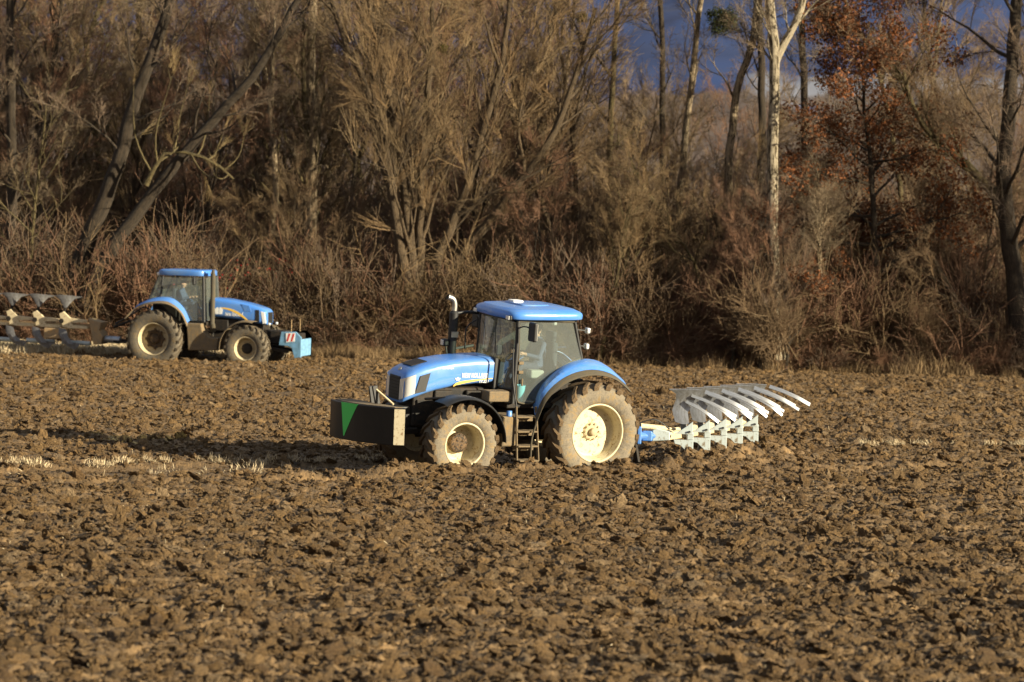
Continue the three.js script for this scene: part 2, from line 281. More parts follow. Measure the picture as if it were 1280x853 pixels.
/* o: path (trunk points), r0, r1, limbs, from, angle, len, lift, subs, subLen, every, size, spray, tint, bark */
function growTree(o, seed) {
  const r = makeRng(seed), w = new Wood(), put = [];
  const trunks = o.paths ?? [o.path];
  const attach = (p, d, size) => { const q = new THREE.Quaternion().setFromUnitVectors(V(0, 1, 0), d), s = size * (0.7 + 0.6 * r()); q.multiply(new THREE.Quaternion().setFromAxisAngle(V(0, 1, 0), r() * 6.28)); put.push(new THREE.Matrix4().compose(p, q, V(s, s, s))); };
  for (const path of trunks) {
    const curve = new THREE.CatmullRomCurve3(path), len = curve.getLength(), pts = curve.getSpacedPoints(Math.max(6, Math.round(len / 0.7)));
    pts.forEach((p, k) => { if (k) p.add(V(0.05 * n3(p.x, p.y, seed), 0, 0.05 * n3(p.y, p.z, seed + 5))); });
    const radii = taper(pts.length, o.r0, o.r1, o.tp ?? 0.9); radii[0] *= 1.35; radii[1] *= 1.06;
    w.limb(pts, radii, 9);
    for (let k = 0; k < o.limbs; k++) {
      const t = (o.from ?? 0.3) + (1 - (o.from ?? 0.3)) * ((k + r()) / o.limbs), [c, d] = pointOn(pts, Math.min(0.999, t)), rr = lerp(o.r0, o.r1, t);
      const L = o.len * (1.15 - 0.6 * t) * (0.65 + 0.7 * r()), b = wander(r, c, turned(r, d, (o.angle ?? 0.8) * (0.7 + 0.6 * r())), L, 6, 0.42, o.lift ?? 0.08), br = Math.min(rr * 0.62, 0.02 + L * 0.016);
      w.limb(b, taper(b.length, br, 0.012), 5);
      for (let m = 0; m < o.subs; m++) {
        const [a, e] = pointOn(b, 0.15 + 0.83 * (m + r()) / o.subs), sl = (o.subLen ?? 1.4) * (0.5 + 0.8 * r()), s = wander(r, a, turned(r, e, 0.45 + 0.5 * r()), sl, 3, 0.4, (o.lift ?? 0.08) * 0.8);
        w.limb(s, taper(s.length, Math.min(br * 0.5, 0.022), 0.007), 3);
        const n = Math.max(1, Math.round(sl / (o.every ?? 0.45)));
        for (let q = 0; q < n; q++) { const [a2, e2] = pointOn(s, (q + 0.6) / n * 0.98), v = turned(r, e2, 0.2 + 0.5 * r()); v.y += (o.lift ?? 0.08) * 1.5; attach(a2, v.normalize(), o.size ?? 0.9); }
      }
      attach(b[b.length - 1], b[b.length - 1].clone().sub(b[b.length - 2]).normalize(), o.size ?? 0.9);
    }
  }
  return { trunk: w.build(), put };
}
function crownOn(root, put, kind, tint, seed, name = 'crown') {
  const r = makeRng(seed), set = sprays[kind], lists = set.map(() => []), t = TWIG[tint];
  put.forEach((m) => lists[Math.floor(r() * set.length)].push(m));
  set.forEach((g, k) => { if (lists[k].length) instanced(name, g, twigMat, lists[k], root, () => { const v = 0.55 + 0.55 * r(), h = 1 + 0.12 * (r() - 0.5); return rgb(t[0] * v * h, t[1] * v, t[2] * v / h); }); });
}
function tree(name, o, seed, base, label, group) {
  const root = thing(name, label, 'tree', group); root.position.copy(base);
  if (o.path) o.path = o.path.map((p) => p.clone().sub(base)); if (o.paths) o.paths = o.paths.map((q) => q.map((p) => p.clone().sub(base)));
  const t = growTree(o, seed); part('trunk', t.trunk, BARK[o.bark ?? 'brown'], root);
  crownOn(root, t.put, o.spray ?? 'fine', o.tint ?? 'brown', seed + 1);
  if (o.leaves) { const r = makeRng(seed + 9), keep = t.put.filter((m) => r() < o.leaves); instanced('foliage', oakLeaves, leafMat, keep, root, () => { const k = 0.6 + 0.8 * r(); return rgb(0.16 * k, 0.06 * k, 0.021 * k); }); }
  return root;
}
const oakLeaves = leafSpray(70, 60);
const P = (d, list) => list.map(([u, v, dd = 0]) => at(u, v, d + dd));
// the trees that stand out at the edge of the wood, traced along their trunks
{
  let p = P(102.5, [[72, 400], [110, 300], [140, 225], [165, 140], [195, 55], [222, -30], [240, -90]]);
  tree('willow_tree', { path: p, r0: 0.38, r1: 0.15, limbs: 11, from: 0.4, angle: 0.9, len: 3.4, subs: 4, every: 0.8, size: 1.0, bark: 'dark', tint: 'mauve' }, 301, p[0].clone().setY(-0.15), 'thick dark willow trunk leaning right behind the plough of the distant tractor', 'leaning willows');
  p = P(102, [[92, 398], [130, 325], [170, 268], [205, 222], [240, 180], [285, 130], [318, 92], [345, 48], [372, 0], [395, -50]]);
  tree('willow_tree', { path: p, r0: 0.3, r1: 0.11, limbs: 10, from: 0.45, angle: 0.8, len: 2.6, subs: 3, every: 0.9, size: 0.9, bark: 'dark', tint: 'mauve' }, 302, p[0].clone().setY(-0.15), 'dark trunk slanting strongly to the right, crossing in front of thin upright trunks', 'leaning willows');
  p = P(101.6, [[182, 232], [205, 192], [238, 192], [268, 204], [292, 224]]);
  const broken = tree('fallen_limb', { path: p, r0: 0.09, r1: 0.05, limbs: 9, from: 0.02, angle: 1.2, len: 2.6, lift: 0.3, subs: 1, subLen: 0.7, size: 0.8, spray: 'whip', bark: 'moss', tint: 'gold' }, 303, p[0].clone(), 'mossy bent limb with upright yellow shoots hung across the leaning trunk', 'leaning willows');
  broken.userData.category = 'branch';
  p = P(109, [[392, 330], [390, 250], [392, 170], [388, 80], [392, -20], [394, -120]]);
  tree('poplar_tree', { path: p, r0: 0.24, r1: 0.13, limbs: 9, from: 0.5, angle: 0.9, len: 3, subs: 5, bark: 'pale', tint: 'grey' }, 304, p[0].clone().setY(0), 'straight pale poplar trunk behind the slanting dark willow trunk', 'poplar trunks');
  p = P(108, [[330, 360], [345, 230], [338, 140], [342, 60], [336, -60]]);
  tree('poplar_tree', { path: p, r0: 0.15, r1: 0.08, limbs: 8, from: 0.4, len: 2.6, subs: 5, bark: 'pale', tint: 'grey' }, 305, p[0].clone().setY(0), 'thin pale trunk between the slanting willow and the straight poplar', 'poplar trunks');
  // the big fan-shaped willow in the middle
  p = [[[515, 445], [512, 380], [498, 300], [485, 210], [462, 120], [430, 50], [405, -30]], [[515, 445], [516, 380], [512, 300], [500, 200], [478, 90], [462, 0], [455, -80]], [[516, 445], [520, 380], [525, 300], [528, 200], [535, 110], [540, 40], [536, -60]], [[517, 445], [526, 390], [548, 320], [585, 230], [610, 140], [630, 60], [640, -40]], [[517, 445], [530, 395], [560, 340], [625, 260], [690, 170], [720, 90], [745, 10]]].map((q, k) => P(102.3 + k * 0.3, q));
  tree('willow_tree', { paths: p, r0: 0.25, r1: 0.07, limbs: 12, from: 0.2, angle: 0.6, len: 4.4, lift: 0.1, subs: 5, subLen: 2.2, every: 1.3, size: 1.6, spray: 'whip', bark: 'brown', tint: 'tan' }, 306, p[0][0].clone().setY(-0.1), 'broad willow fanning into a tan broom of whips behind the tractor exhaust', 'fan willows');
  p = [[[690, 440], [700, 370], [690, 300], [660, 200], [640, 100], [625, -10]], [[692, 440], [705, 360], [720, 270], [715, 160], [700, 60], [690, -30]]].map((q, k) => P(106 + k, q));
  tree('willow_tree', { paths: p, r0: 0.15, r1: 0.04, limbs: 12, from: 0.2, angle: 0.6, len: 3.8, lift: 0.1, subs: 5, subLen: 2.0, every: 1.3, size: 1.5, spray: 'whip', tint: 'tan' }, 307, p[0][0].clone().setY(-0.1), 'second tan willow of upright whips standing behind the tractor cab roof', 'fan willows');
  // slim trunks against the blue hill
  const slim = (pts, d, r0, r1, b, seed, label, more = {}) => { const q = P(d, pts); return tree(more.name ?? 'poplar_tree', { path: q, r0, r1, limbs: 8, from: 0.55, angle: 0.7, len: 2.4, subs: 3, size: 0.8, bark: b, tint: 'grey', ...more }, seed, q[0].clone().setY(0), label, 'slim trunks before the blue hill'); };
  slim([[756, 420], [760, 300], [762, 180], [768, 80], [772, -10], [778, -120]], 112, 0.16, 0.09, 'moss', 311, 'slim mossy trunk that forks low before the blue hill', { limbs: 11, from: 0.35 });
  slim([[832, 420], [829, 300], [828, 180], [829, 80], [826, -10], [830, -120]], 114, 0.15, 0.1, 'dark', 312, 'straight thin dark trunk between the forked mossy one and a pale leaning one');
  slim([[840, 420], [846, 300], [856, 180], [866, 90], [876, 0], [884, -110]], 110, 0.17, 0.1, 'pale', 313, 'pale slim trunk leaning gently right, without a fork, before the blue hill');
  slim([[895, 440], [905, 300], [912, 195], [922, 110], [940, 60], [946, -10], [950, -110]], 104.5, 0.2, 0.12, 'pale', 314, 'pale crooked trunk bowing beside the white forked one', { limbs: 9 });
  slim([[972, 450], [966, 300], [966, 200], [968, 110], [968, 60], [962, 0], [956, -110]], 101.3, 0.25, 0.17, 'white', 315, 'white-barked trunk, the brightest of the wood, beside the rusty oak', { limbs: 10, from: 0.62 });
  slim([[969, 75], [985, 45], [1003, 5], [1012, -60]], 101.4, 0.15, 0.12, 'white', 316, 'right-hand white fork springing from the brightest trunk', { limbs: 6, from: 0.2 });
  slim([[955, 440], [948, 300], [953, 180], [952, 80], [948, -20], [946, -120]], 111, 0.2, 0.12, 'dark', 317, 'dark trunk close behind the left of the white-barked one');
  slim([[1008, 430], [1006, 300], [1006, 160], [1004, 60], [1000, -60]], 113, 0.2, 0.13, 'dark', 318, 'dark straight trunk between the white-barked one and the rusty oak');
  slim([[1145, 400], [1120, 200], [1095, 80], [1060, 10], [1040, -60]], 112, 0.14, 0.07, 'moss', 319, 'mossy arched limb hanging thin twigs above the rusty oak', { limbs: 12, from: 0.5, size: 1.0 });
  // oak that kept its rusty leaves
  p = P(103.2, [[1094, 462], [1092, 400], [1094, 320], [1090, 230], [1082, 150], [1078, 90], [1074, 45]]);
  tree('oak_tree', { path: p, r0: 0.19, r1: 0.03, limbs: 36, from: 0.14, angle: 1.2, len: 3.9, lift: 0.05, subs: 5, subLen: 1.2, every: 0.5, size: 0.95, bark: 'dark', tint: 'mauve', leaves: 1 }, 320, p[0].clone().setY(-0.12), 'young oak still hung with rusty brown leaves', null);
  p = P(102.2, [[1029, 460], [1030, 400], [1027, 350], [1024, 310], [1020, 270]]);
  tree('ash_sapling', { path: p, r0: 0.1, r1: 0.05, limbs: 12, from: 0.45, angle: 0.5, len: 2.8, lift: 0.12, subs: 4, size: 0.9, bark: 'pale', tint: 'grey' }, 321, p[0].clone().setY(-0.12), 'pale straight sapling forking into a vase shape left of the rusty oak', null);
  // the big dark tree at the right
  p = P(102.3, [[1278, 472], [1272, 380], [1262, 300], [1255, 220], [1262, 130], [1268, 40], [1276, -60]]);
  tree('old_willow', { path: p, r0: 0.4, r1: 0.2, limbs: 18, from: 0.25, angle: 1.0, len: 5.0, subs: 5, size: 1.1, bark: 'dark', tint: 'mauve' }, 322, p[0].clone().setY(-0.15), 'massive dark willow trunk at the far end of the wood beside a slanting stem', null);
  p = P(102.4, [[1258, 260], [1225, 222], [1190, 190], [1160, 165], [1140, 130], [1130, 90]]);
  const arm = tree('willow_limb', { path: p, r0: 0.2, r1: 0.07, limbs: 10, from: 0.2, angle: 0.7, len: 3, lift: 0.14, subs: 5, bark: 'moss', tint: 'brown' }, 323, p[0].clone(), 'heavy limb reaching left from the massive dark willow', null); arm.userData.category = 'branch';
  p = P(102.4, [[1272, 452], [1240, 425], [1215, 405], [1195, 375], [1175, 340], [1165, 318]]);
  tree('slanting_stem', { path: p, r0: 0.19, r1: 0.1, limbs: 6, from: 0.5, angle: 0.9, len: 2, subs: 4, bark: 'brown', tint: 'brown' }, 324, p[0].clone().setY(-0.15), 'leafless stem slanting left from the foot of the massive dark willow', null);
  // light saplings in the middle
  p = P(102, [[748, 448], [760, 400], [768, 360], [776, 320], [782, 270]]);
  tree('ash_sapling', { path: p, r0: 0.08, r1: 0.035, limbs: 14, from: 0.35, angle: 0.55, len: 2.8, lift: 0.12, subs: 4, size: 0.8, bark: 'moss', tint: 'tan' }, 325, p[0].clone().setY(-0.12), 'vase-shaped yellowish sapling just behind the rear of the cab', null);
  p = P(103, [[872, 300], [850, 300], [825, 265], [803, 235], [790, 215]]);
  p = P(103, [[884, 440], [872, 340], [850, 300], [825, 262], [803, 232], [786, 190]]);
  tree('ash_sapling', { path: p, r0: 0.07, r1: 0.03, limbs: 10, from: 0.35, angle: 0.7, len: 2, subs: 4, size: 0.7, bark: 'moss', tint: 'tan' }, 326, p[0].clone().setY(-0.1), 'thin yellowish stem leaning left above the raised plough', null);
  p = P(103, [[20, 400], [38, 330], [42, 260], [50, 190], [58, 130]]);
  tree('ash_sapling', { path: p, r0: 0.09, r1: 0.04, limbs: 12, from: 0.2, angle: 0.7, len: 2.6, lift: 0.1, subs: 3, every: 0.8, size: 0.7, bark: 'moss', tint: 'grey' }, 327, p[0].clone().setY(-0.1), 'yellowish branching sapling left of the leaning willow trunks', null);
  p = P(106, [[14, 420], [14, 300], [15, 180], [12, 60], [14, -60]]);
  tree('poplar_tree', { path: p, r0: 0.24, r1: 0.14, limbs: 12, from: 0.3, len: 3, subs: 6, bark: 'dark', tint: 'mauve' }, 328, p[0].clone().setY(0), 'upright dark trunk left of the yellowish branching sapling', 'poplar trunks');
}
// the depth of the wood: bare trees of a few kinds, each its own
{
  const r = makeRng(640), kinds = [];
  for (let k = 0; k < 9; k++) {
    const tall = k > 4, H = tall ? 15 + 2 * r() : 10 + 3 * r(), lean = (r() - 0.5) * 3, path = [V(0, -0.2, 0), V(lean * 0.15, H * 0.25, 0.2), V(lean * 0.4, H * 0.55, (r() - 0.5)), V(lean * 0.8, H * 0.8, (r() - 0.5) * 2), V(lean, H, (r() - 0.5) * 2)];
    const o = tall ? { path, r0: 0.14 + 0.08 * r(), r1: 0.05, limbs: 22, from: 0.25, angle: 0.6, len: 3.6, lift: 0.1, subs: 4, subLen: 1.6, every: 1.0, size: 1.25 } : { path, r0: 0.12 + 0.06 * r(), r1: 0.03, limbs: 18, from: 0.12, angle: 0.75, len: 4, lift: 0.1, subs: 4, subLen: 1.6, every: 0.9, size: 1.3 };
    kinds.push({ H, ...growTree(o, 700 + k), tint: ['brown', 'mauve', 'tan', 'brown', 'red', 'grey', 'brown', 'mauve', 'tan'][k], bark: ['brown', 'dark', 'brown', 'pale', 'dark', 'moss', 'pale', 'brown', 'dark'][k] });
  }
  const LOOK = ['brown bark and brown twigs', 'dark bark and greyish twigs', 'brown bark and long tan whips', 'pale bark and brown twigs', 'dark bark and reddish twigs', 'mossy bark and grey twigs', 'pale bark and long brown whips', 'brown bark and greyish twigs', 'dark bark and tan twigs'];
  const protos = kinds.map((k, n) => { const g = new THREE.Group(); part('trunk', k.trunk, BARK[k.bark], g); crownOn(g, k.put, n % 4 === 2 ? 'whip' : 'fine', k.tint, 800 + n); return g; });
  const stand = (x, z, s, n) => { const g = protos[n].clone(), tall = n > 4; g.name = numbered('bare_tree'); info(g, `${s < 0.62 ? 'young' : tall ? 'tall thin' : 'low'} bare tree with ${LOOK[n]}, ${s < 0.62 ? 'along the edge of' : 'deep in'} the wood`, 'tree', `${s < 0.62 ? 'young' : tall ? 'tall' : 'low'} trees with ${LOOK[n]}`); g.position.set(x, 0, z); g.rotation.y = r() * 6.28; g.scale.setScalar(s); scene.add(g); };
  for (let k = 0; k < 46; k++) { // the lower storey
    const z = -107 - 26 * Math.pow((k + r()) / 46, 1.1), half = -z * 0.2 + 2, x = ((k * 0.618034) % 1 * 2 - 1) * half, n = Math.floor(r() * 5), u = 640 + x / -z * FPX;
    stand(x, z, (u > 690 ? 8.7 + 1.6 * r() : 11 + 2 * r()) * (-z / 112) / kinds[n].H, n);
  }
  for (let k = 0; k < 30; k++) { // young growth along the edge
    const z = -103 - 3.5 * r(), x = ((k * 0.618034 + 0.31) % 1 * 2 - 1) * 21, n = Math.floor(r() * 5), u = 640 + x / -z * FPX;
    if (u < 300 || (u > 450 && u < 600) || (u > 1040 && u < 1140)) continue;
    stand(x, z, (4.6 + 2.6 * r()) / kinds[n].H, n);
  }
  for (const [u, z, s] of [[950, -100.9, 0.5], [982, -101, 0.46], [915, -101.8, 0.5]]) stand(at(u, 460, -z).x, z, s, s > 0.47 ? 4 : 1);
  for (let k = 0; k < 42; k++) { // taller, thinner trees above them, fewer where the hill shows through
    const z = -108 - 26 * r(), half = -z * 0.2 + 1, x = ((k * 0.754878) % 1 * 2 - 1) * half, n = 5 + Math.floor(r() * 4), u = 640 + x / -z * FPX;
    if (u > 690 && u < 1250 && r() < 0.76) continue;
    stand(x, z, (15 + 2 * r()) * (-z / 112) / kinds[n].H, n);
  }
  // the edge of the wood swings forward out of the picture on the right and keeps the low sun off its corner
  for (let k = 0; k < 3; k++) stand(29 + k * 4.4 + 2 * r(), -98 + k * 1.2 + 3 * r(), 0.95 + 0.25 * r(), Math.floor(r() * 5));
}
// undergrowth
function bushShape(seed, stems, kind) {
  const r = makeRng(seed), w = new Wood();
  for (let k = 0; k < stems; k++) {
    const p = wander(r, V((r() - 0.5) * 0.35, 0, (r() - 0.5) * 0.35), turned(r, V(0, 1, 0), 0.1 + 0.75 * r()), 0.6 + 0.6 * r(), 5, 0.3, kind === 'arch' ? -0.06 : 0.06); w.limb(p, taper(p.length, 0.008, 0.003), 3);
    for (let m = 0; m < 6; m++) { const [q, d] = pointOn(p, 0.25 + 0.72 * r()), s = wander(r, q, turned(r, d, 0.4 + 0.5 * r()), 0.2 + 0.3 * r(), 3, 0.4, 0.02); w.limb(s, taper(s.length, 0.0045, 0.002), 3); for (let j = 0; j < 2; j++) { const [a, b] = pointOn(s, 0.3 + 0.6 * r()), t = wander(r, a, turned(r, b, 0.6), 0.1 + 0.12 * r(), 2, 0.3, 0); w.limb(t, taper(t.length, 0.003, 0.0015), 3); } }
  }
  return w.build();
}
const bushes = [bushShape(51, 20, 'up'), bushShape(52, 22, 'arch'), bushShape(53, 16, 'up'), bushShape(54, 24, 'arch')];
{
  const r = makeRng(77), lists = bushes.map(() => []), tints = bushes.map(() => []), q = new THREE.Quaternion();
  for (let k = 0; k < 1900; k++) {
    const z = -102.7 - 36 * Math.pow(r(), 1.5), half = -z * 0.21 + 3, x = (r() * 2 - 1) * half, s = (1.5 + 2.6 * r()) * (z < -112 ? 1.5 : 1);
    const n = Math.floor(r() * 4); q.setFromEuler(new THREE.Euler((r() - 0.5) * 0.3, r() * 6.28, (r() - 0.5) * 0.3));
    lists[n].push(new THREE.Matrix4().compose(V(x, -0.1, z), q, V(s, s * (0.9 + 0.3 * r()), s)));
    const t = TWIG[['brown', 'mauve', 'red', 'brown', 'red', 'tan'][Math.floor(r() * 6)]], v = 0.5 + 0.45 * r(); tints[n].push(rgb(t[0] * v, t[1] * v, t[2] * v));
  }
  for (let k = 0; k < 330; k++) { // low brush at the very edge
    const z = -101.9 - 1.3 * r(), x = (r() * 2 - 1) * 23, s = 0.7 + 0.9 * r(), n = Math.floor(r() * 4); q.setFromEuler(new THREE.Euler((r() - 0.5) * 0.8, r() * 6.28, (r() - 0.5) * 0.8));
    lists[n].push(new THREE.Matrix4().compose(V(x, -0.05, z), q, V(s * 1.3, s, s * 1.3))); const t = TWIG[['brown', 'red', 'red', 'mauve'][n]], v = 0.7 + 0.5 * r(); tints[n].push(rgb(t[0] * v, t[1] * v, t[2] * v));
  }
  const g = new THREE.Group(); g.name = 'undergrowth'; info(g, 'tangled brown undergrowth filling the floor of the wood', 'undergrowth', null, 'stuff'); scene.add(g);
  bushes.forEach((b, k) => instanced('thicket', b, twigMat, lists[k], g, (i) => tints[k][i]));
}
// ---------- what the machines are made of ----------
const dustMap = noiseMap(512, (x, y) => { const a = fbmMap(x, y, 5, 4, 31), b = fbmMap(x, y, 30, 4, 17), k = clamp(0.5 + 0.9 * a + 0.5 * b, 0, 1); return [0.8 + 0.2 * k, 0.78 + 0.22 * k, 0.74 + 0.26 * k]; }, true);
const mudMap = noiseMap(512, (x, y) => { const a = fbmMap(x, y, 4, 4, 41), b = fbmMap(x, y, 22, 4, 19), m = sstep(a + 0.5 * b, -0.3, 0.25), g = 0.88 + 0.24 * b; return [lerp(0.34, 0.74, m) * g, lerp(0.31, 0.62, m) * g, lerp(0.28, 0.47, m) * g]; }, true);
const tyreMap = noiseMap(512, (x, y) => { const a = fbmMap(x, y, 5, 4, 71), b = fbmMap(x, y, 26, 4, 29), k = 0.8 + 0.16 * a + 0.14 * b, m = sstep(a + 0.6 * b, 0.05, 0.45); return [k, k * lerp(0.965, 0.9, m), k * lerp(0.9, 0.72, m)]; }, true);
const rimMap = noiseMap(512, (x, y) => { const a = fbmMap(x, y, 5, 4, 61), b = fbmMap(x, y, 34, 4, 23), m = sstep(a + 0.9 * b, 0.2, 0.75), g = 0.95 + 0.1 * b; return [lerp(0.98, 0.62, m) * g, lerp(0.95, 0.5, m) * g, lerp(0.86, 0.36, m) * g]; }, true);
const roughDust = noiseMap(256, (x, y) => { const k = clamp(0.55 + 0.5 * fbmMap(x, y, 6, 4, 51), 0.25, 1); return [k, k, k]; });
const mixed = (base, dust, seed, most, f) => noiseMap(512, (x, y) => { const a = fbmMap(x, y, f, 4, seed), b = fbmMap(x, y, f * 6, 4, seed + 7), m = most * clamp(0.28 + 0.7 * a + 0.9 * Math.max(0, b - 0.05), 0, 1); return [0, 1, 2].map((k) => lerp(base[k], dust[k], m)); }, true);
const paintMap = mixed([0.27, 0.5, 0.83], [0.64, 0.58, 0.5], 81, 0.42, 4), boxMap = mixed([0.075, 0.075, 0.08], [0.4, 0.34, 0.28], 91, 0.16, 3);
const M = {
  blue: new THREE.MeshPhysicalMaterial({ color: 0xffffff, roughness: 0.6, roughnessMap: roughDust, clearcoat: 0.35, clearcoatRoughness: 0.25, map: paintMap, side: THREE.DoubleSide }),
  black: std(rgb(0.018, 0.018, 0.019), 0.55, { map: dustMap }),
  boxBlack: new THREE.MeshPhysicalMaterial({ color: 0xffffff, roughness: 0.4, specularIntensity: 0.5, side: THREE.DoubleSide, map: tiled(boxMap, 0.5) }),
  lip: std(rgb(0.12, 0.11, 0.088), 0.9, { map: tiled(tyreMap, 1.5) }),
  dusty: std(rgb(0.27, 0.22, 0.155), 0.9, { map: tiled(tyreMap, 1.5), bumpMap: soilBump, bumpScale: 0.006 }),
  iron: std(rgb(0.06, 0.055, 0.048), 0.75, { map: tiled(mudMap, 2) }),
  tyre: std(rgb(0.3, 0.272, 0.232), 0.95, { map: tiled(tyreMap, 5, 2), bumpMap: tiled(soilBump, 8, 3), bumpScale: 0.012 }),
  greyTyre: std(rgb(0.2, 0.18, 0.152), 0.95, { map: tiled(tyreMap, 5, 2), bumpMap: tiled(soilBump, 8, 3), bumpScale: 0.012 }),
  greyLug: std(rgb(0.13, 0.112, 0.088), 0.95, { map: tiled(tyreMap, 2) }),
  lug: std(rgb(0.24, 0.175, 0.11), 0.95, { map: tiled(tyreMap, 2), bumpMap: tiled(soilBump, 3), bumpScale: 0.02 }),
  rim: std(rgb(0.66, 0.62, 0.51), 0.65, { map: tiled(rimMap, 3) }),
  hub: std(rgb(0.34, 0.29, 0.22), 0.8, { map: tiled(mudMap, 2) }),
  scuffed: std(rgb(0.46, 0.43, 0.37), 0.75, { map: tiled(rimMap, 2) }),
  mudRim: std(rgb(0.52, 0.46, 0.36), 0.8, { map: tiled(rimMap, 3) }),
  white: std(rgb(0.78, 0.78, 0.75), 0.5),
  yellow: std(rgb(0.8, 0.5, 0.07), 0.5),
  green: std(rgb(0.06, 0.56, 0.1), 0.6),
  red: std(rgb(0.55, 0.04, 0.03), 0.5),
  lamp: new THREE.MeshPhysicalMaterial({ color: rgb(0.72, 0.72, 0.7), roughness: 0.18, metalness: 0.3, clearcoat: 1, clearcoatRoughness: 0.05, side: THREE.DoubleSide }),
  chrome: std(rgb(0.42, 0.4, 0.37), 0.42, { metalness: 0.85 }),
  steel: std(rgb(0.44, 0.46, 0.5), 0.36, { metalness: 0.6, map: dustMap }),
  greysteel: std(rgb(0.19, 0.19, 0.2), 0.5, { metalness: 0.3, map: dustMap }),
  plough: std(rgb(0.5, 0.61, 0.77), 0.6, { map: tiled(rimMap, 1.3) }),
  pale: std(rgb(0.74, 0.66, 0.52), 0.75, { map: tiled(rimMap, 2) }),
  sky_blue: std(rgb(0.17, 0.36, 0.58), 0.55, { map: dustMap }),
  cyan: std(rgb(0.18, 0.56, 0.7), 0.5),
  seat: std(rgb(0.05, 0.055, 0.07), 0.9),
  lining: std(rgb(0.34, 0.36, 0.33), 0.9),
  tan: std(rgb(0.56, 0.43, 0.28), 0.85, { map: tyreMap }),
  glass: new THREE.MeshPhysicalMaterial({ color: rgb(0.72, 0.81, 0.77), roughness: 0.03, transmission: 0.92, thickness: 0, ior: 1.7, side: THREE.DoubleSide }),
};
const font = await new FontLoader().loadAsync('fonts/droid/droid_sans_bold.typeface.json');
const fontPlain = await new FontLoader().loadAsync('fonts/droid/droid_serif_bold.typeface.json');
function lettering(text, size, width, x, y, z, slant = 0, f = font) {
  const g = new TextGeometry(text, { font: f, size, depth: 0.003, curveSegments: 4, bevelEnabled: false }); g.computeBoundingBox();
  g.scale(width / (g.boundingBox.max.x - g.boundingBox.min.x), 1, 1); if (slant) g.applyMatrix4(new THREE.Matrix4().makeShear(0, 0, slant, 0, 0, 0)); return move(g, x, y, z);
}
function lugRing(R, W, count, twist, height) { // bars that run from the middle of the tread over its shoulder
  const all = [];
  for (let k = 0; k < count * 2; k++) {
    const side = k % 2 ? 1 : -1, a0 = (k / 2 + (side > 0 ? 0.25 : -0.25)) / count * 2 * Math.PI, rows = [];
    for (let s = 0; s <= 4; s++) {
      const t = s / 4, a = a0 + twist * t, z = side * (0.02 + t * W * 0.465), top = R - 0.014 * t * t - (s === 4 ? 0.03 : 0), base = R - height - (s === 4 ? 0.07 : 0.015) * t, half = (0.032 + 0.014 * t) / R;
      rows.push([[base, -1.3], [top, -1], [top, 1], [base, 1.3]].map(([r, q]) => V(r * Math.cos(a + q * half), r * Math.sin(a + q * half), z)));
    }
    all.push(clean(toCreasedNormals(skin(rows), 0.5)), clean(skin([[rows[4][0], rows[4][1]], [rows[4][3], rows[4][2]]])));
  }
  return join(all);
}
function tyreShape(R, W, rim, lugs, twist) {
  const h = 0.05, T = R - h, k = T - rim, prof = [[rim - 0.01, -W * 0.3], [rim, -W * 0.4], [rim + 0.2 * k, -W * 0.475], [rim + 0.5 * k, -W * 0.5], [rim + 0.78 * k, -W * 0.475], [T - 0.035, -W * 0.43], [T, -W * 0.3], [T + 0.006, 0], [T, W * 0.3], [T - 0.035, W * 0.43], [rim + 0.78 * k, W * 0.475], [rim + 0.5 * k, W * 0.5], [rim + 0.2 * k, W * 0.475], [rim, W * 0.4], [rim - 0.01, W * 0.3]];
  return lathe(prof, 'z', 72);
}
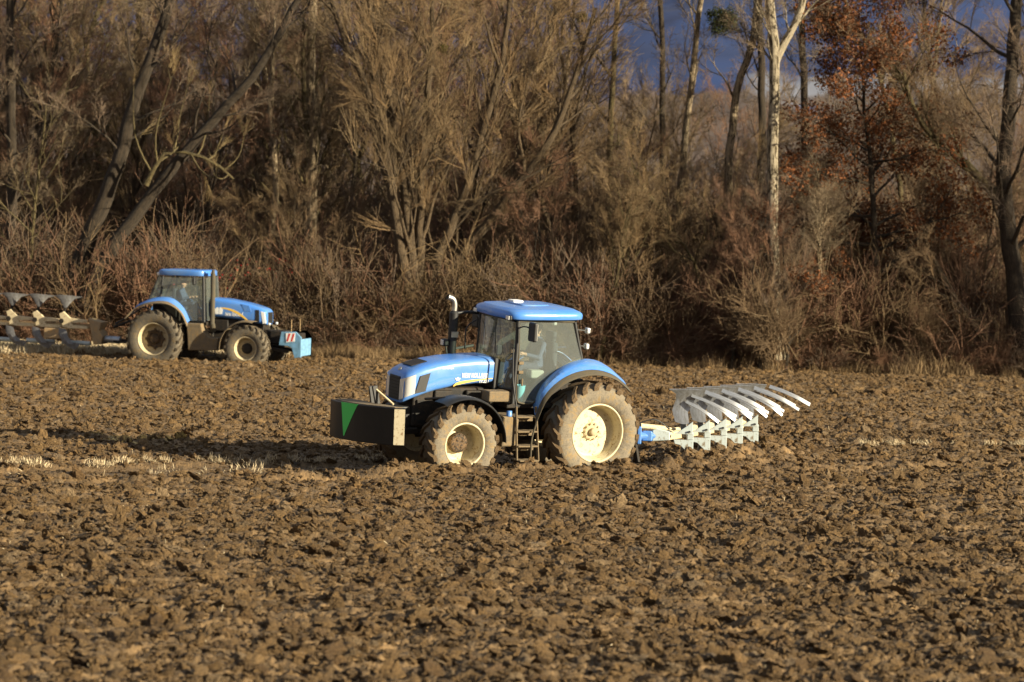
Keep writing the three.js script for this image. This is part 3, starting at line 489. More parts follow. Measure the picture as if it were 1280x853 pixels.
/* the outer face of a wheel looks along +z */
function wheel(parent, o) {
  const g = new THREE.Group(); g.name = 'wheel'; g.position.set(o.x, o.y, o.z); if (o.z < 0) g.rotation.y = Math.PI; parent.add(g);
  const W = o.w, f = o.rim;
  const tyre = part('tyre', [tyreShape(o.R, W, f, 0, 0)], o.tyreMat ?? M.tyre, g);
  part('tread', [lugRing(o.R, W, o.lugs, (o.twist ?? 0.3) * (o.z < 0 ? -1 : 1), 0.05)], o.lugMat ?? M.lug, g);
  const face = W * 0.5 - o.dish, prof = [[f + 0.012, W * 0.405], [f + 0.012, W * 0.43], [f - 0.012, W * 0.44], [f - 0.024, W * 0.4], [f - 0.032, W * 0.3], [f - 0.06, W * 0.24], [f - 0.062, face + 0.035], [f - 0.085, face + 0.008], [f - 0.12, face - 0.002], [f * 0.55, face + 0.012], [f * 0.42, face + 0.018], [0.02, face + 0.02], [0.02, face - 0.02], [f - 0.05, face - 0.03], [f - 0.05, -W * 0.4], [f + 0.012, -W * 0.44]];
  const rimParts = [lathe(prof, 'z', 72)];
  for (let k = 0; k < 8; k++) { const a = k / 8 * 6.283 + 0.2; rimParts.push(rod(V(Math.cos(a) * (f - 0.1), Math.sin(a) * (f - 0.1), face - 0.01), V(Math.cos(a) * (f - 0.1), Math.sin(a) * (f - 0.1), face + 0.02), 0.013, 0.013, 6)); }
  part('rim', rimParts, o.rimMat ?? M.rim, g);
  const hub = [];
  if (o.kind === 'rear') {
    hub.push(lathe([[0, face + 0.06], [0.13, face + 0.06], [0.17, face + 0.035], [0.185, face + 0.01]], 'z', 40), lathe([[0, face + 0.14], [0.055, face + 0.14], [0.07, face + 0.11], [0.075, face + 0.05]], 'z', 24));
    for (let k = 0; k < 10; k++) { const a = k / 10 * 6.283; hub.push(rod(V(Math.cos(a) * 0.15, Math.sin(a) * 0.15, face), V(Math.cos(a) * 0.15, Math.sin(a) * 0.15, face + 0.085), 0.018, 0.018, 6)); }
  } else if (o.kind === 'front') {
    hub.push(lathe([[0, face + 0.13], [0.12, face + 0.13], [0.17, face + 0.115], [0.185, face + 0.09], [0.19, face + 0.01]], 'z', 40));
    for (let k = 0; k < 12; k++) { const a = k / 12 * 6.283; hub.push(rod(V(Math.cos(a) * 0.165, Math.sin(a) * 0.165, face + 0.1), V(Math.cos(a) * 0.165, Math.sin(a) * 0.165, face + 0.135), 0.012, 0.012, 6)); }
    for (let k = 0; k < 4; k++) { const a = k / 4 * 6.283 + 0.6; hub.push(lathe([[0, face + 0.145], [0.022, face + 0.145], [0.03, face + 0.128]], 'z', 12).translate(Math.cos(a) * 0.085, Math.sin(a) * 0.085, 0)); }
  } else { // cast spider of the far tractor
    hub.push(lathe([[0, face + 0.13], [0.12, face + 0.13], [0.15, face + 0.1], [0.19, face + 0.02]], 'z', 32));
    for (let k = 0; k < 8; k++) { const a = k / 8 * 6.283; hub.push(box(0.1, 0.14, 0.05, 0, 0.3, face + 0.04, 0.02).rotateZ(a)); }
    hub.push(lathe([[0.17, face + 0.02], [0.3, face + 0.05], [0.32, face + 0.03], [0.32, face]], 'z', 48));
  }
  part('hub', hub, o.hubMat ?? M.hub, g);
  return g;
}
function pane(points, map) { const g = new THREE.ShapeGeometry(new THREE.Shape(points.map((p) => new THREE.Vector2(...p)))), p = g.attributes.position; for (let i = 0; i < p.count; i++) { const v = map(p.getX(i), p.getY(i)); p.setXYZ(i, v.x, v.y, v.z); } g.computeVertexNormals(); return g; }
function arcRows(cx, cy, list, angles) { return list.map(([r, z, dy = 0]) => angles.map((a) => V(cx + r * Math.cos(a), cy + dy + r * Math.sin(a), z))); }
function loop(path, zz, k, y) { return path.map(([x, z]) => V(x, y, z)); }
function domed(plan, levels, cx, cz, slope = 0) { // a shell that closes over a plan outline
  const s = new THREE.CatmullRomCurve3(plan.map(([x, z]) => V(x, 0, z)), true, 'catmullrom', 0.35).getSpacedPoints(60).slice(0, 60);
  const rows = levels.map(([y, k]) => s.map((p) => V(cx + (p.x - cx) * k, y + slope * (p.x - cx) * 1, cz + (p.z - cz) * k)));
  return skin(rows, true);
}
// ---------- people at the wheel ----------
function fieldSkin(bones, lo, size, res, color) {
  const mc = new MarchingCubes(res, new THREE.MeshBasicMaterial(), false, false, 120000), f = mc.field; mc.isolation = 0;
  for (let z = 0; z < res; z++) for (let y = 0; y < res; y++) for (let x = 0; x < res; x++) {
    const px = lo.x + (x / res) * size, py = lo.y + (y / res) * size, pz = lo.z + (z / res) * size; let d = 9;
    for (const [a, b, ra, rb] of bones) {
      const vx = b[0] - a[0], vy = b[1] - a[1], vz = b[2] - a[2], wx = px - a[0], wy = py - a[1], wz = pz - a[2], t = clamp((vx * wx + vy * wy + vz * wz) / Math.max(1e-9, vx * vx + vy * vy + vz * vz), 0, 1);
      const q = Math.hypot(wx - vx * t, wy - vy * t, wz - vz * t) - lerp(ra, rb, t), k = size * 0.016, h = clamp(0.5 + 0.5 * (d - q) / k, 0, 1); d = lerp(d, q, h) - k * h * (1 - h);
    }
    f[x + y * res + z * res * res] = -d;
  }
  mc.update();
  const n = mc.count, pos = new Float32Array(n * 3), nor = new Float32Array(n * 3), col = new Float32Array(n * 3), uv = new Float32Array(n * 2);
  for (let i = 0; i < n; i++) {
    const p = [0, 1, 2].map((k) => [lo.x, lo.y, lo.z][k] + (mc.positionArray[i * 3 + k] + 1) / 2 * size); pos.set(p, i * 3); nor.set([mc.normalArray[i * 3], mc.normalArray[i * 3 + 1], mc.normalArray[i * 3 + 2]], i * 3); const c = color(V(...p)); col.set([c.r, c.g, c.b], i * 3);
  }
  const g = new THREE.BufferGeometry(); g.setAttribute('position', new THREE.BufferAttribute(pos, 3)); g.setAttribute('normal', new THREE.BufferAttribute(nor, 3)); g.setAttribute('color', new THREE.BufferAttribute(col, 3)); g.setAttribute('uv', new THREE.BufferAttribute(uv, 2)); return g;
}
/* sits with the hips at 0, looks along -x */
function person(jacket, trousers, hair) {
  const skinC = rgb(0.5, 0.3, 0.21), sgn = [-1, 1], bones = [[[0.02, 0.02, 0], [0.05, 0.3, 0], 0.15, 0.15], [[0.05, 0.3, 0], [0.04, 0.46, 0], 0.155, 0.12], [[0.04, 0.46, -0.13], [0.04, 0.46, 0.13], 0.075, 0.075], [[0.02, 0.5, 0], [-0.01, 0.62, 0], 0.055, 0.052]];
  const head = [[[-0.01, 0.7, 0], [0.01, 0.76, 0], 0.085, 0.095], [[-0.05, 0.655, 0], [-0.04, 0.7, 0], 0.05, 0.07], [[-0.1, 0.7, 0], [-0.122, 0.685, 0], 0.012, 0.016], [[0, 0.7, -0.095], [0.01, 0.73, -0.097], 0.014, 0.016], [[0, 0.7, 0.095], [0.01, 0.73, 0.097], 0.014, 0.016], [[-0.088, 0.645, -0.02], [-0.088, 0.645, 0.02], 0.012, 0.012]];
  for (const s of sgn) bones.push([[0, 0, 0.09 * s], [-0.42, 0.04, 0.14 * s], 0.095, 0.07], [[-0.42, 0.04, 0.14 * s], [-0.5, -0.36, 0.15 * s], 0.068, 0.048], [[-0.48, -0.38, 0.15 * s], [-0.62, -0.41, 0.16 * s], 0.05, 0.038], [[0.04, 0.45, 0.19 * s], [-0.08, 0.2, 0.25 * s], 0.06, 0.048], [[-0.08, 0.2, 0.25 * s], [-0.34, 0.26, 0.17 * s], 0.048, 0.034]);
  const color = (p) => (p.y > 0.585 ? (p.y > 0.74 || p.x > 0.035 ? hair : skinC) : p.x < -0.32 && p.y > 0.16 ? skinC : p.x < -0.44 && p.y < -0.33 ? rgb(0.03, 0.025, 0.02) : p.y < 0.1 && (p.x < -0.04 || p.y < 0.03) ? trousers : jacket);
  const list = [fieldSkin(bones, V(-0.74, -0.5, -0.6), 1.22, 88, color), fieldSkin([bones[3], ...head], V(-0.15, 0.56, -0.15), 0.31, 64, color)];
  for (const s of sgn) { // a hand closed on the steering wheel
    const b = [[[-0.34, 0.26, 0.17 * s], [-0.41, 0.275, 0.165 * s], 0.026, 0.034]];
    [[-0.03, 0.075], [-0.01, 0.085], [0.012, 0.08], [0.032, 0.066]].forEach(([dz, L]) => { const a = [-0.42, 0.275 + dz * 0.2, 0.165 * s + dz], k = [a[0] - L * 0.45, a[1] + 0.012, a[2]], e = [k[0] - 0.008, k[1] - 0.034, k[2]]; b.push([a, k, 0.0095, 0.009], [k, e, 0.009, 0.0085], [e, [e[0] + 0.03, e[1] - 0.006, e[2]], 0.0085, 0.008]); });
    b.push([[-0.38, 0.285, 0.165 * s - 0.03 * s], [-0.425, 0.29, 0.165 * s - 0.052 * s], 0.012, 0.0105], [[-0.425, 0.29, 0.165 * s - 0.052 * s], [-0.452, 0.276, 0.165 * s - 0.045 * s], 0.0105, 0.009]);
    list.push(fieldSkin(b, V(-0.5, 0.18, 0.165 * s - 0.1), 0.2, 56, () => skinC));
  }
  const g = mergeGeometries(list, false); return g;
}
const personMat = std(0xffffff, 0.85, { vertexColors: true });
const driver = person(rgb(0.06, 0.085, 0.16), rgb(0.04, 0.05, 0.09), rgb(0.05, 0.035, 0.025));
// ---------- the near tractor: it drives along -x, its near side looks along +z ----------
{
  const T = thing('tractor', 'blue tractor with black front ballast box and cream rear wheels, ploughing', 'tractor');
  T.position.copy(ORIGIN); T.rotation.set(0, rad(30), 0); T.rotateX(rad(5));
  for (const z of [0.92, -0.92]) {
    wheel(T, { x: 0, y: 0.95, z, R: 0.95, w: 0.62, rim: 0.55, dish: 0.31, lugs: 21, kind: 'rear', hubMat: M.mudRim });
    wheel(T, { x: -2.82, y: 0.745, z, R: 0.745, w: 0.52, rim: 0.405, dish: 0.38, lugs: 19, kind: 'front' });
  }
  // bonnet
  const W = (x) => lerp(0.46, 0.43, clamp((-1.93 - x) / 1.7, 0, 1)), stations = [[-1.93, 2.26, 1.79, 0.46], [-2.3, 2.25, 1.765, 0.46], [-2.77, 2.21, 1.705, 0.45], [-3.1, 2.16, 1.635, 0.445], [-3.35, 2.1, 1.56, 0.44], [-3.55, 2.03, 1.49, 0.43], [-3.66, 1.97, 1.44, 0.41], [-3.72, 1.92, 1.41, 0.385], [-3.745, 1.88, 1.4, 0.36]];
  const ring = ([x, yt, yb, w]) => { const out = []; for (let k = 0; k < 48; k++) { const a = k / 48 * 2 * Math.PI, c = Math.cos(a), s = Math.sin(a), n = 0.34; const zz = Math.sign(c) * Math.pow(Math.abs(c), n) * w, yy = Math.sign(s) * Math.pow(Math.abs(s), n); out.push(V(x, (yt + yb) / 2 + yy * (yt - yb) / 2 + (yy > 0 ? 0.03 * (1 - (zz / w) ** 2) : 0), zz)); } return out; };
  const last = stations[stations.length - 1], nose = [...stations, [-3.752, 1.8, 1.46, 0.28], [-3.754, 1.66, 1.6, 0.02]];
  const hood = part('bonnet', [toCreasedNormals(skin(nose.map(ring), true), 0.8)], M.blue, T);
  part('grille', [box(0.03, 0.44, 0.4, -3.752, 1.66, 0, 0.012)], M.black, hood);
  for (let k = 0; k < 7; k++) part('grille_slat', [box(0.012, 0.012, 0.36, -3.772, 1.48 + k * 0.06, 0, 0.004)], M.iron, hood);
  for (const s of [-1, 1]) {
    const lens = []; for (let k = 0; k <= 6; k++) { const q = k / 6; lens.push([[-3.765, 0.21], [-3.758, 0.3], [-3.735, 0.37], [-3.69, 0.413], [-3.63, 0.434], [-3.56, 0.446]].map(([x, z], n) => V(x, lerp(1.45 + 0.03 * n, 1.83 + 0.024 * n, q), s * (z + 0.004)))); }
    part('headlight', [skin(lens, false, s * 0.014)], M.lamp, hood);
    part('side_vent', [slab([[-3.47, 1.92], [-3.26, 1.98], [-3.34, 1.64], [-3.56, 1.59]], 0.415, 0.452, 0.008).scale(1, 1, s)], M.black, hood);
  }
  part('top_vent', [box(0.34, 0.012, 0.4, 0, 0, 0, 0.005).rotateZ(0.26).translate(-3.38, 2.122, 0)], M.iron, hood);
  part('emblem', [lathe([[0, 0.02], [0.04, 0.016], [0.045, 0]], 'y', 20).rotateZ(0.75).translate(-3.665, 2.0, 0)], M.chrome, hood);
  part('maker_lettering', [lettering('NEW HOLLAND', 0.085, 0.56, -2.61, 1.9, 0.4615)], M.white, hood);
  part('model_lettering', [lettering('T7.220', 0.052, 0.2, -2.24, 1.805, 0.4615, 0.2)], M.white, hood);
  part('side_lettering', [lettering('SideWinder', 0.035, 0.24, -3.03, 2.055, 0.452, 0.2)], M.white, hood);
  const leaf = (x, y, s) => [-1, 0, 1].map((k) => { const o = [], a = k * 0.75 + Math.PI / 2; for (let n = 0; n < 14; n++) { const q = n / 14 * 6.283, u = s * (0.75 + 0.6 * Math.cos(q)), v = s * 0.3 * Math.sin(q); o.push([x + u * Math.cos(a) - v * Math.sin(a), y - s * 0.7 + u * Math.sin(a) + v * Math.cos(a)]); } return slab(o, 0.458, 0.463, 0); });
  part('leaf_emblem', leaf(-2.69, 1.875, 0.052), M.white, hood);
  { const up = [], dn = []; for (let k = 0; k <= 20; k++) { const t = k / 20, x = lerp(-2.77, -1.95, t), y = 1.742 + 0.145 * Math.pow(t, 0.5), th = 0.006 + 0.024 * (1 - t) * Math.min(1, t * 5 + 0.3); up.push([x, y + th]); dn.unshift([x, y - th]); } part('yellow_stripe', [slab([...up, ...dn], 0.458, 0.4632, 0)], M.yellow, hood); }
  part('bonnet_rear_frame', [slab([[-1.93, 1.7], [-1.84, 1.7], [-1.8, 2.24], [-1.93, 2.28]], -0.46, 0.475, 0.02)], M.black, T);
  // chassis
  part('engine', [box(1.75, 0.75, 0.62, -2.65, 1.32, 0, 0.05), box(0.5, 0.3, 0.78, -2.2, 1.5, 0, 0.04), box(0.4, 0.2, 0.72, -2.9, 1.55, 0, 0.04)], M.iron, T);
  part('transmission', [box(1.9, 0.62, 0.66, -0.75, 1.0, 0, 0.06), rod(V(0, 0.95, -0.75), V(0, 0.95, 0.75), 0.2, 0.2, 20), box(0.6, 0.55, 0.8, 0.1, 1.2, 0, 0.05)], M.iron, T);
  part('front_axle', [rod(V(-2.82, 0.745, -0.75), V(-2.82, 0.745, 0.75), 0.12, 0.12, 16), box(0.4, 0.34, 0.5, -2.85, 0.86, 0, 0.05), rod(V(-2.82, 0.62, 0.6), V(-2.82, 1.0, 0.66), 0.1, 0.1, 12), rod(V(-2.82, 0.62, -0.6), V(-2.82, 1.0, -0.66), 0.1, 0.1, 12)], M.iron, T);
  part('front_frame', [box(0.75, 0.42, 0.5, -3.42, 1.12, 0, 0.03)], M.black, T);
  part('belly_guard', [box(0.8, 0.5, 1.0, -1.75, 0.92, 0.05, 0.05)], M.iron, T);
  part('fuel_tank', [slab([[-1.96, 0.68], [-1.64, 0.68], [-1.62, 1.25], [-1.96, 1.25]], 0.45, 1.0, 0.04)], M.dusty, T);
  part('tool_box', [box(0.46, 0.2, 0.3, -2.0, 1.6, 0.72, 0.03)], M.dusty, T);
  part('filter_cap', [lathe([[0, 0.1], [0.05, 0.1], [0.055, 0]], 'y', 16).translate(-1.82, 1.25, 0.95)], M.blue, T);
  // front mudguards
  const arcF = []; for (let k = 0; k <= 20; k++) arcF.push(lerp(rad(122), rad(2), k / 20));
  for (const s of [1, -1]) {
    part('front_mudguard', [skin(arcRows(-2.82, 0.745, [[0.84, s * 0.66], [0.87, s * 0.72], [0.88, s * 0.92], [0.875, s * 1.12], [0.84, s * 1.18]], arcF), false, 0.012)], M.black, T);
    part('mudguard_bracket', [bar(V(-2.82, 1.0, s * 0.6), V(-2.6, 1.6, s * 0.85), 0.05, 0.05), bar(V(-3.35, 1.5, s * 0.45), V(-3.1, 1.57, s * 0.8), 0.04, 0.04)], M.iron, T);
  }
  // rear mudguards follow the wheel: blue inside, black lip outside
  const edge = (pts, z) => new THREE.CatmullRomCurve3(pts.map(([x, y]) => V(x, y, z))).getSpacedPoints(24);
  for (const s of [1, -1]) {
    const a = edge([[-1.18, 1.4], [-1.02, 1.8], [-0.66, 2.13], [-0.2, 2.29], [0.22, 2.24], [0.55, 2.02]], s * 0.72), b = edge([[-1.24, 1.36], [-1.1, 1.76], [-0.72, 2.12], [-0.22, 2.27], [0.24, 2.2], [0.58, 1.98]], s * 0.88), c = edge([[-1.3, 1.3], [-1.15, 1.72], [-0.76, 2.07], [-0.22, 2.22], [0.26, 2.14], [0.6, 1.92]], s * 1.0), d = edge([[-1.31, 1.27], [-1.14, 1.67], [-0.74, 2.0], [-0.2, 2.14], [0.28, 2.06], [0.62, 1.86]], s * 1.06);
    part('rear_mudguard', [skin([a, b, c, d], false, 0.01)], M.blue, T);
    const e = edge([[-1.31, 1.265], [-1.14, 1.655], [-0.74, 1.985], [-0.2, 2.125], [0.28, 2.045], [0.62, 1.845]], s * 1.055), f = edge([[-1.34, 1.16], [-1.13, 1.615], [-0.71, 1.935], [-0.17, 2.07], [0.31, 1.985], [0.68, 1.75]], s * 1.14), h = edge([[-1.345, 1.12], [-1.13, 1.59], [-0.71, 1.91], [-0.16, 2.045], [0.32, 1.96], [0.7, 1.71]], s * 1.15);
    part('mudguard_lip', [skin([e, f, h], false, 0.015), pipe([V(-1.345, 1.13, s * 1.15), V(-1.4, 0.85, s * 1.13), V(-1.38, 0.5, s * 1.1)], 0.018, 12, 8)], M.lip, T);
  }
  // steps
  const rails = [V(-1.72, 1.44, 1.02), V(-1.7, 0.9, 1.05), V(-1.66, 0.42, 1.08)];
  part('step_rail', [bar(rails[0], rails[2], 0.05, 0.03), bar(V(-1.3, 1.44, 1.02), V(-1.2, 0.42, 1.08), 0.05, 0.03)], M.dusty, T);
  for (let k = 0; k < 4; k++) part('step', [box(0.44, 0.03, 0.22, -1.475 + k * 0.012, 1.24 - k * 0.27, 0.95 + k * 0.03, 0.01), box(0.44, 0.1, 0.012, -1.475 + k * 0.012, 1.19 - k * 0.27, 0.86 + k * 0.03, 0.004)], M.dusty, T);
  part('grab_rail', [pipe([V(-1.7, 1.42, 1.0), V(-1.76, 1.9, 0.9), V(-1.77, 2.5, 0.84)], 0.016, 16, 8)], M.black, T);
  // cab
  const lean = (x, y) => V(x, y, 0.765 - 0.06 * (y - 1.45) / 1.55), other = (x, y) => lean(x, y).multiply(V(1, 1, -1));
  part('cab_floor', [slab([[-1.75, 1.36], [-0.1, 1.36], [-0.1, 1.46], [-1.75, 1.46]], -0.72, 0.72, 0.02), box(0.9, 0.5, 1.3, -0.5, 1.66, 0, 0.05)], M.iron, T);
  part('cab_roof', [domed([[-1.8, -0.62], [-1.86, 0], [-1.8, 0.62], [-1.64, 0.79], [-0.95, 0.83], [-0.3, 0.76], [-0.2, 0.55], [-0.18, 0], [-0.2, -0.55], [-0.3, -0.76], [-0.95, -0.83], [-1.64, -0.79]], [[3.04, 0.2], [3.035, 0.93], [3.03, 0.97], [3.05, 0.995], [3.11, 1], [3.155, 0.985], [3.185, 0.94], [3.21, 0.86], [3.222, 0.84], [3.25, 0.6], [3.262, 0.3], [3.265, 0.01]], -1.0, 0, 0.01)], M.blue, T);
  part('roof_hatch', [domed([[-1.35, -0.35], [-0.75, -0.32], [-0.75, 0.32], [-1.35, 0.35]], [[3.2, 1], [3.262, 1], [3.274, 0.9], [3.278, 0.01]], -1.05, 0)], M.blue, T);
  part('roof_receiver', [box(0.22, 0.045, 0.22, -1.22, 3.285, -0.15, 0.018)], M.white, T);
  const frame = { A: [[-1.63, 3.0], [-1.63, 2.5], [-1.66, 1.46]], C: [[-0.4, 3.0], [-0.3, 2.62], [-0.2, 2.29]] };
  for (const [s, f] of [[1, lean], [-1, other]]) {
    for (const k of ['A', 'C']) part('cab_pillar', [pipe(frame[k].map((p) => f(...p)), k === 'A' ? 0.042 : 0.035, 16, 8)], M.black, T);
    part('door_frame', [pipe([f(-1.6, 2.99), f(-1.58, 2.4), f(-1.56, 1.5), f(-1.5, 1.47), f(-1.2, 1.47), f(-1.12, 1.58), f(-1.0, 1.83), f(-0.82, 2.03), f(-0.55, 2.2), f(-0.24, 2.31)], 0.018, 40, 6), pipe([f(-1.62, 2.995), f(-1, 3.01), f(-0.4, 2.995)], 0.02, 8, 6)], s > 0 ? M.lip : M.black, T);
    part('door_glass', [pane([[-1.59, 2.98], [-0.4, 2.98], [-0.22, 2.3], [-0.55, 2.19], [-0.82, 2.02], [-1.0, 1.82], [-1.12, 1.57], [-1.2, 1.48], [-1.55, 1.48]], (x, y) => f(x, y).add(V(0, 0, s * 0.03 * Math.sin(clamp((y - 1.45) / 1.55, 0, 1) * Math.PI))))], M.glass, T);
  }
  const wind = []; for (let i = 0; i <= 10; i++) { const t = i / 10, y = lerp(1.72, 3.0, t), row = []; for (let j = 0; j <= 20; j++) { const q = j / 10 - 1; row.push(V(-1.65 - lerp(0.27, 0.1, t) * (1 - q * q), y, q * lerp(0.75, 0.7, t))); } wind.push(row); }
  part('windscreen', [skin(wind)], M.glass, T);
  part('windscreen_frame', [pipe([V(-1.68, 3.0, -0.7), V(-1.76, 3.02, 0), V(-1.68, 3.0, 0.7)], 0.025, 16, 6)], M.black, T); part('windscreen_frame', [pipe([V(-1.66, 1.72, -0.75), V(-1.93, 1.71, 0), V(-1.66, 1.72, 0.75)], 0.03, 16, 6)], M.black, T);
  part('wiper', [bar(V(-1.79, 2.98, 0.15), V(-1.9, 2.35, 0.4), 0.02, 0.012, 0.004)], M.black, T);
  part('rear_window', [skin([[V(-0.22, 2.3, -0.68), V(-0.2, 2.28, 0), V(-0.22, 2.3, 0.68)], [V(-0.4, 2.98, -0.66), V(-0.36, 2.98, 0), V(-0.4, 2.98, 0.66)]])], M.glass, T);
  part('roof_lining', [box(1.2, 0.05, 1.3, -1.0, 3.0, 0, 0.02)], M.lining, T);
  const door = part('door_handle', [box(0.03, 0.14, 0.03, -1.5, 1.86, 0.79, 0.01), box(0.1, 0.06, 0.03, -1.54, 2.22, 0.775, 0.01), box(0.1, 0.06, 0.03, -1.54, 2.05, 0.785, 0.01)], M.dusty, T);
  part('side_console', [box(0.5, 0.22, 0.22, -0.85, 2.0, -0.36, 0.04)], M.lining, T); part('side_console', [box(0.3, 0.16, 0.2, -1.05, 1.98, 0.48, 0.04)], M.lining, T);
  part('seat', [box(0.5, 0.14, 0.52, -0.75, 1.92, 0, 0.06), box(0.14, 0.62, 0.5, -0.5, 2.24, 0, 0.06).rotateZ(0), box(0.1, 0.2, 0.3, -0.47, 2.64, 0, 0.04), box(0.4, 0.3, 0.3, -0.72, 1.72, 0, 0.03)], M.seat, T);
  part('steering_wheel', [new THREE.TorusGeometry(0.2, 0.017, 8, 28).rotateX(Math.PI / 2).rotateZ(0.5).translate(-1.22, 2.26, 0), rod(V(-1.45, 1.7, 0), V(-1.22, 2.26, 0), 0.04, 0.03)], M.black, T);
  part('dashboard', [box(0.16, 0.42, 0.4, -1.62, 1.95, 0, 0.05)], M.seat, T); part('monitor', [box(0.12, 0.2, 0.04, -1.3, 2.3, -0.5, 0.02)], M.black, T);
  // lamps, mirrors, exhaust
  for (const s of [1, -1]) {
    const l = part('work_lamp', [box(0.1, 0.1, 0.15, -1.76, 3.05, s * 0.62, 0.03)], M.black, T); part('lens', [box(0.02, 0.075, 0.12, -1.815, 3.05, s * 0.62, 0.008)], M.lamp, l);
    const m = part('mirror', [box(0.08, 0.36, 0.24, -1.52, 2.84, s * 1.08, 0.04).rotateY(0)], M.black, T); part('mirror_glass', [box(0.01, 0.31, 0.2, -1.477, 2.84, s * 1.08, 0.003)], M.chrome, m);
    part('mirror_arm', [pipe([V(-1.64, 2.86, s * 0.72), V(-1.6, 2.92, s * 0.9), V(-1.54, 2.9, s * 1.08)], 0.014, 12, 6)], M.black, T);
    for (const y of [2.83, 2.53]) { const q = part('rear_lamp', [box(0.08, 0.11, 0.12, -0.05, y, s * 0.62, 0.03)], M.lamp, T); part('lamp_arm', [bar(V(-0.32, y + 0.02, s * 0.68), V(-0.08, y, s * 0.63), 0.02, 0.02, 0.004)], M.black, q); }
  }
  const ex = part('exhaust', [rod(V(-2.27, 1.7, -0.62), V(-2.27, 2.98, -0.62), 0.085, 0.085, 20), rod(V(-2.27, 2.98, -0.62), V(-2.27, 3.03, -0.62), 0.085, 0.05, 20)], M.black, T);
  part('exhaust_elbow', [pipe([V(-2.27, 3.0, -0.62), V(-2.27, 3.14, -0.62), V(-2.31, 3.24, -0.62), V(-2.43, 3.29, -0.62)], 0.052, 20, 14)], M.chrome, ex);
  part('exhaust_plate', [box(0.15, 0.11, 0.01, -2.27, 2.58, -0.53, 0.003)], M.chrome, ex);
  part('exhaust_brace', [bar(V(-2.23, 2.3, -0.62), V(-1.76, 2.36, -0.7), 0.05, 0.05)], M.black, T); part('mirror_arm', [pipe([V(-2.23, 2.98, -0.62), V(-1.9, 3.0, -0.66), V(-1.72, 2.98, -0.66)], 0.03, 12, 6)], M.black, T); part('grab_rail', [pipe([V(-1.72, 2.86, -0.7), V(-1.9, 2.7, -0.74), V(-1.98, 2.3, -0.62)], 0.014, 14, 6)], M.black, T);
  const fl = part('side_lamp', [box(0.12, 0.14, 0.14, -2.42, 2.42, -0.62, 0.04), bar(V(-2.38, 2.1, -0.55), V(-2.41, 2.4, -0.62), 0.03, 0.03)], M.black, T); part('lens', [box(0.02, 0.1, 0.1, -2.486, 2.42, -0.62, 0.008)], M.lamp, fl);
  // hitch
  part('lower_link', [bar(V(0.3, 0.72, 0.42), V(1.5, 0.62, 0.4), 0.07, 0.1)], M.iron, T); part('lower_link', [bar(V(0.3, 0.72, -0.42), V(1.5, 0.62, -0.4), 0.07, 0.1)], M.iron, T);
  part('top_link', [rod(V(0.35, 1.35, 0), V(1.5, 1.15, 0), 0.035, 0.035)], M.iron, T);
  part('front_linkage', [bar(V(-3.4, 0.9, 0.3), V(-3.98, 0.85, 0.36), 0.1, 0.12), bar(V(-3.4, 0.9, -0.3), V(-3.98, 0.85, -0.36), 0.1, 0.12), bar(V(-3.5, 1.25, 0.02), V(-4.0, 1.28, 0), 0.06, 0.06)], M.iron, T);

  // ballast box on the front linkage; a thing of its own
  const B = thing('ballast_box', 'black steel ballast box with a green triangle on the front of the tractor', 'ballast'); B.position.copy(T.localToWorld(V(-4.1, 1.0, 0))); B.quaternion.copy(T.quaternion); B.rotateX(rad(-4));
  const plan = [[0.1, 0.9], [0.03, 1.12], [-0.16, 1.04], [-0.42, 0.35], [-0.5, -0.1], [-0.5, -0.6], [-0.4, -1.08], [0.0, -1.12], [0.1, -0.9]];
  const smooth = new THREE.CatmullRomCurve3(plan.slice(2, 7).map(([x, z]) => V(x, 0, z)), false, 'catmullrom', 0.5), front = smooth.getSpacedPoints(26).map((p) => [p.x, p.z]);
  const faceAt = (z) => { for (let k = 1; k < front.length; k++) if ((front[k - 1][1] - z) * (front[k][1] - z) <= 0) return lerp(front[k - 1][0], front[k][0], (z - front[k - 1][1]) / (front[k][1] - front[k - 1][1] || 1)); return -0.4; };
  const body = part('body', [flatSlab([plan[0], plan[1], ...front, plan[7], plan[8]], -0.34, 0.34, 0.012)], M.boxBlack, B);
  part('end_plate', [slab([[0, -0.325], [0.195, -0.325], [0.195, 0.325], [0, 0.325]], 0, 0.008, 0.002).rotateY(-0.42).translate(-0.163, 0, 1.046)], M.scuffed, B, 'scuffed pale end plate');
  { const rows = []; for (let i = 0; i <= 12; i++) { const t = i / 12, y = lerp(0.345, -0.27, t), z0 = lerp(-0.4, -0.28, t), z1 = lerp(0.18, -0.25, t), row = []; for (let j = 0; j <= 8; j++) { const z = lerp(z0, z1, j / 8); row.push(V(faceAt(z) - 0.006, y, z)); } rows.push(row); } part('green_triangle', [skin(rows, false, -0.004)], M.green, B); }
  part('lid', [flatSlab([[0.03, 1.0], [-0.12, 0.98], [-0.36, 0.32], [-0.43, -0.1], [-0.43, -0.6], [-0.34, -1.0], [0.0, -1.02]], 0.341, 0.352, 0.004)], M.dusty, B);
  part('hitch_bracket', [bar(V(-0.02, 0.33, 0.1), V(-0.1, 0.68, 0.1), 0.1, 0.05), bar(V(0.0, 0.33, -0.12), V(-0.06, 0.66, -0.12), 0.1, 0.05)], M.black, B);
  part('hitch_rod', [rod(V(-0.07, 0.62, 0.1), V(0.14, 0.36, 0.42), 0.02, 0.02)], M.pale, B);

  const who = info(new THREE.Mesh(driver, personMat), 'person in dark jacket driving the near tractor, hands on its steering wheel', 'person'); who.name = numbered('person'); who.position.copy(T.localToWorld(V(-0.78, 2.05, 0))); who.quaternion.copy(T.quaternion); scene.add(who);
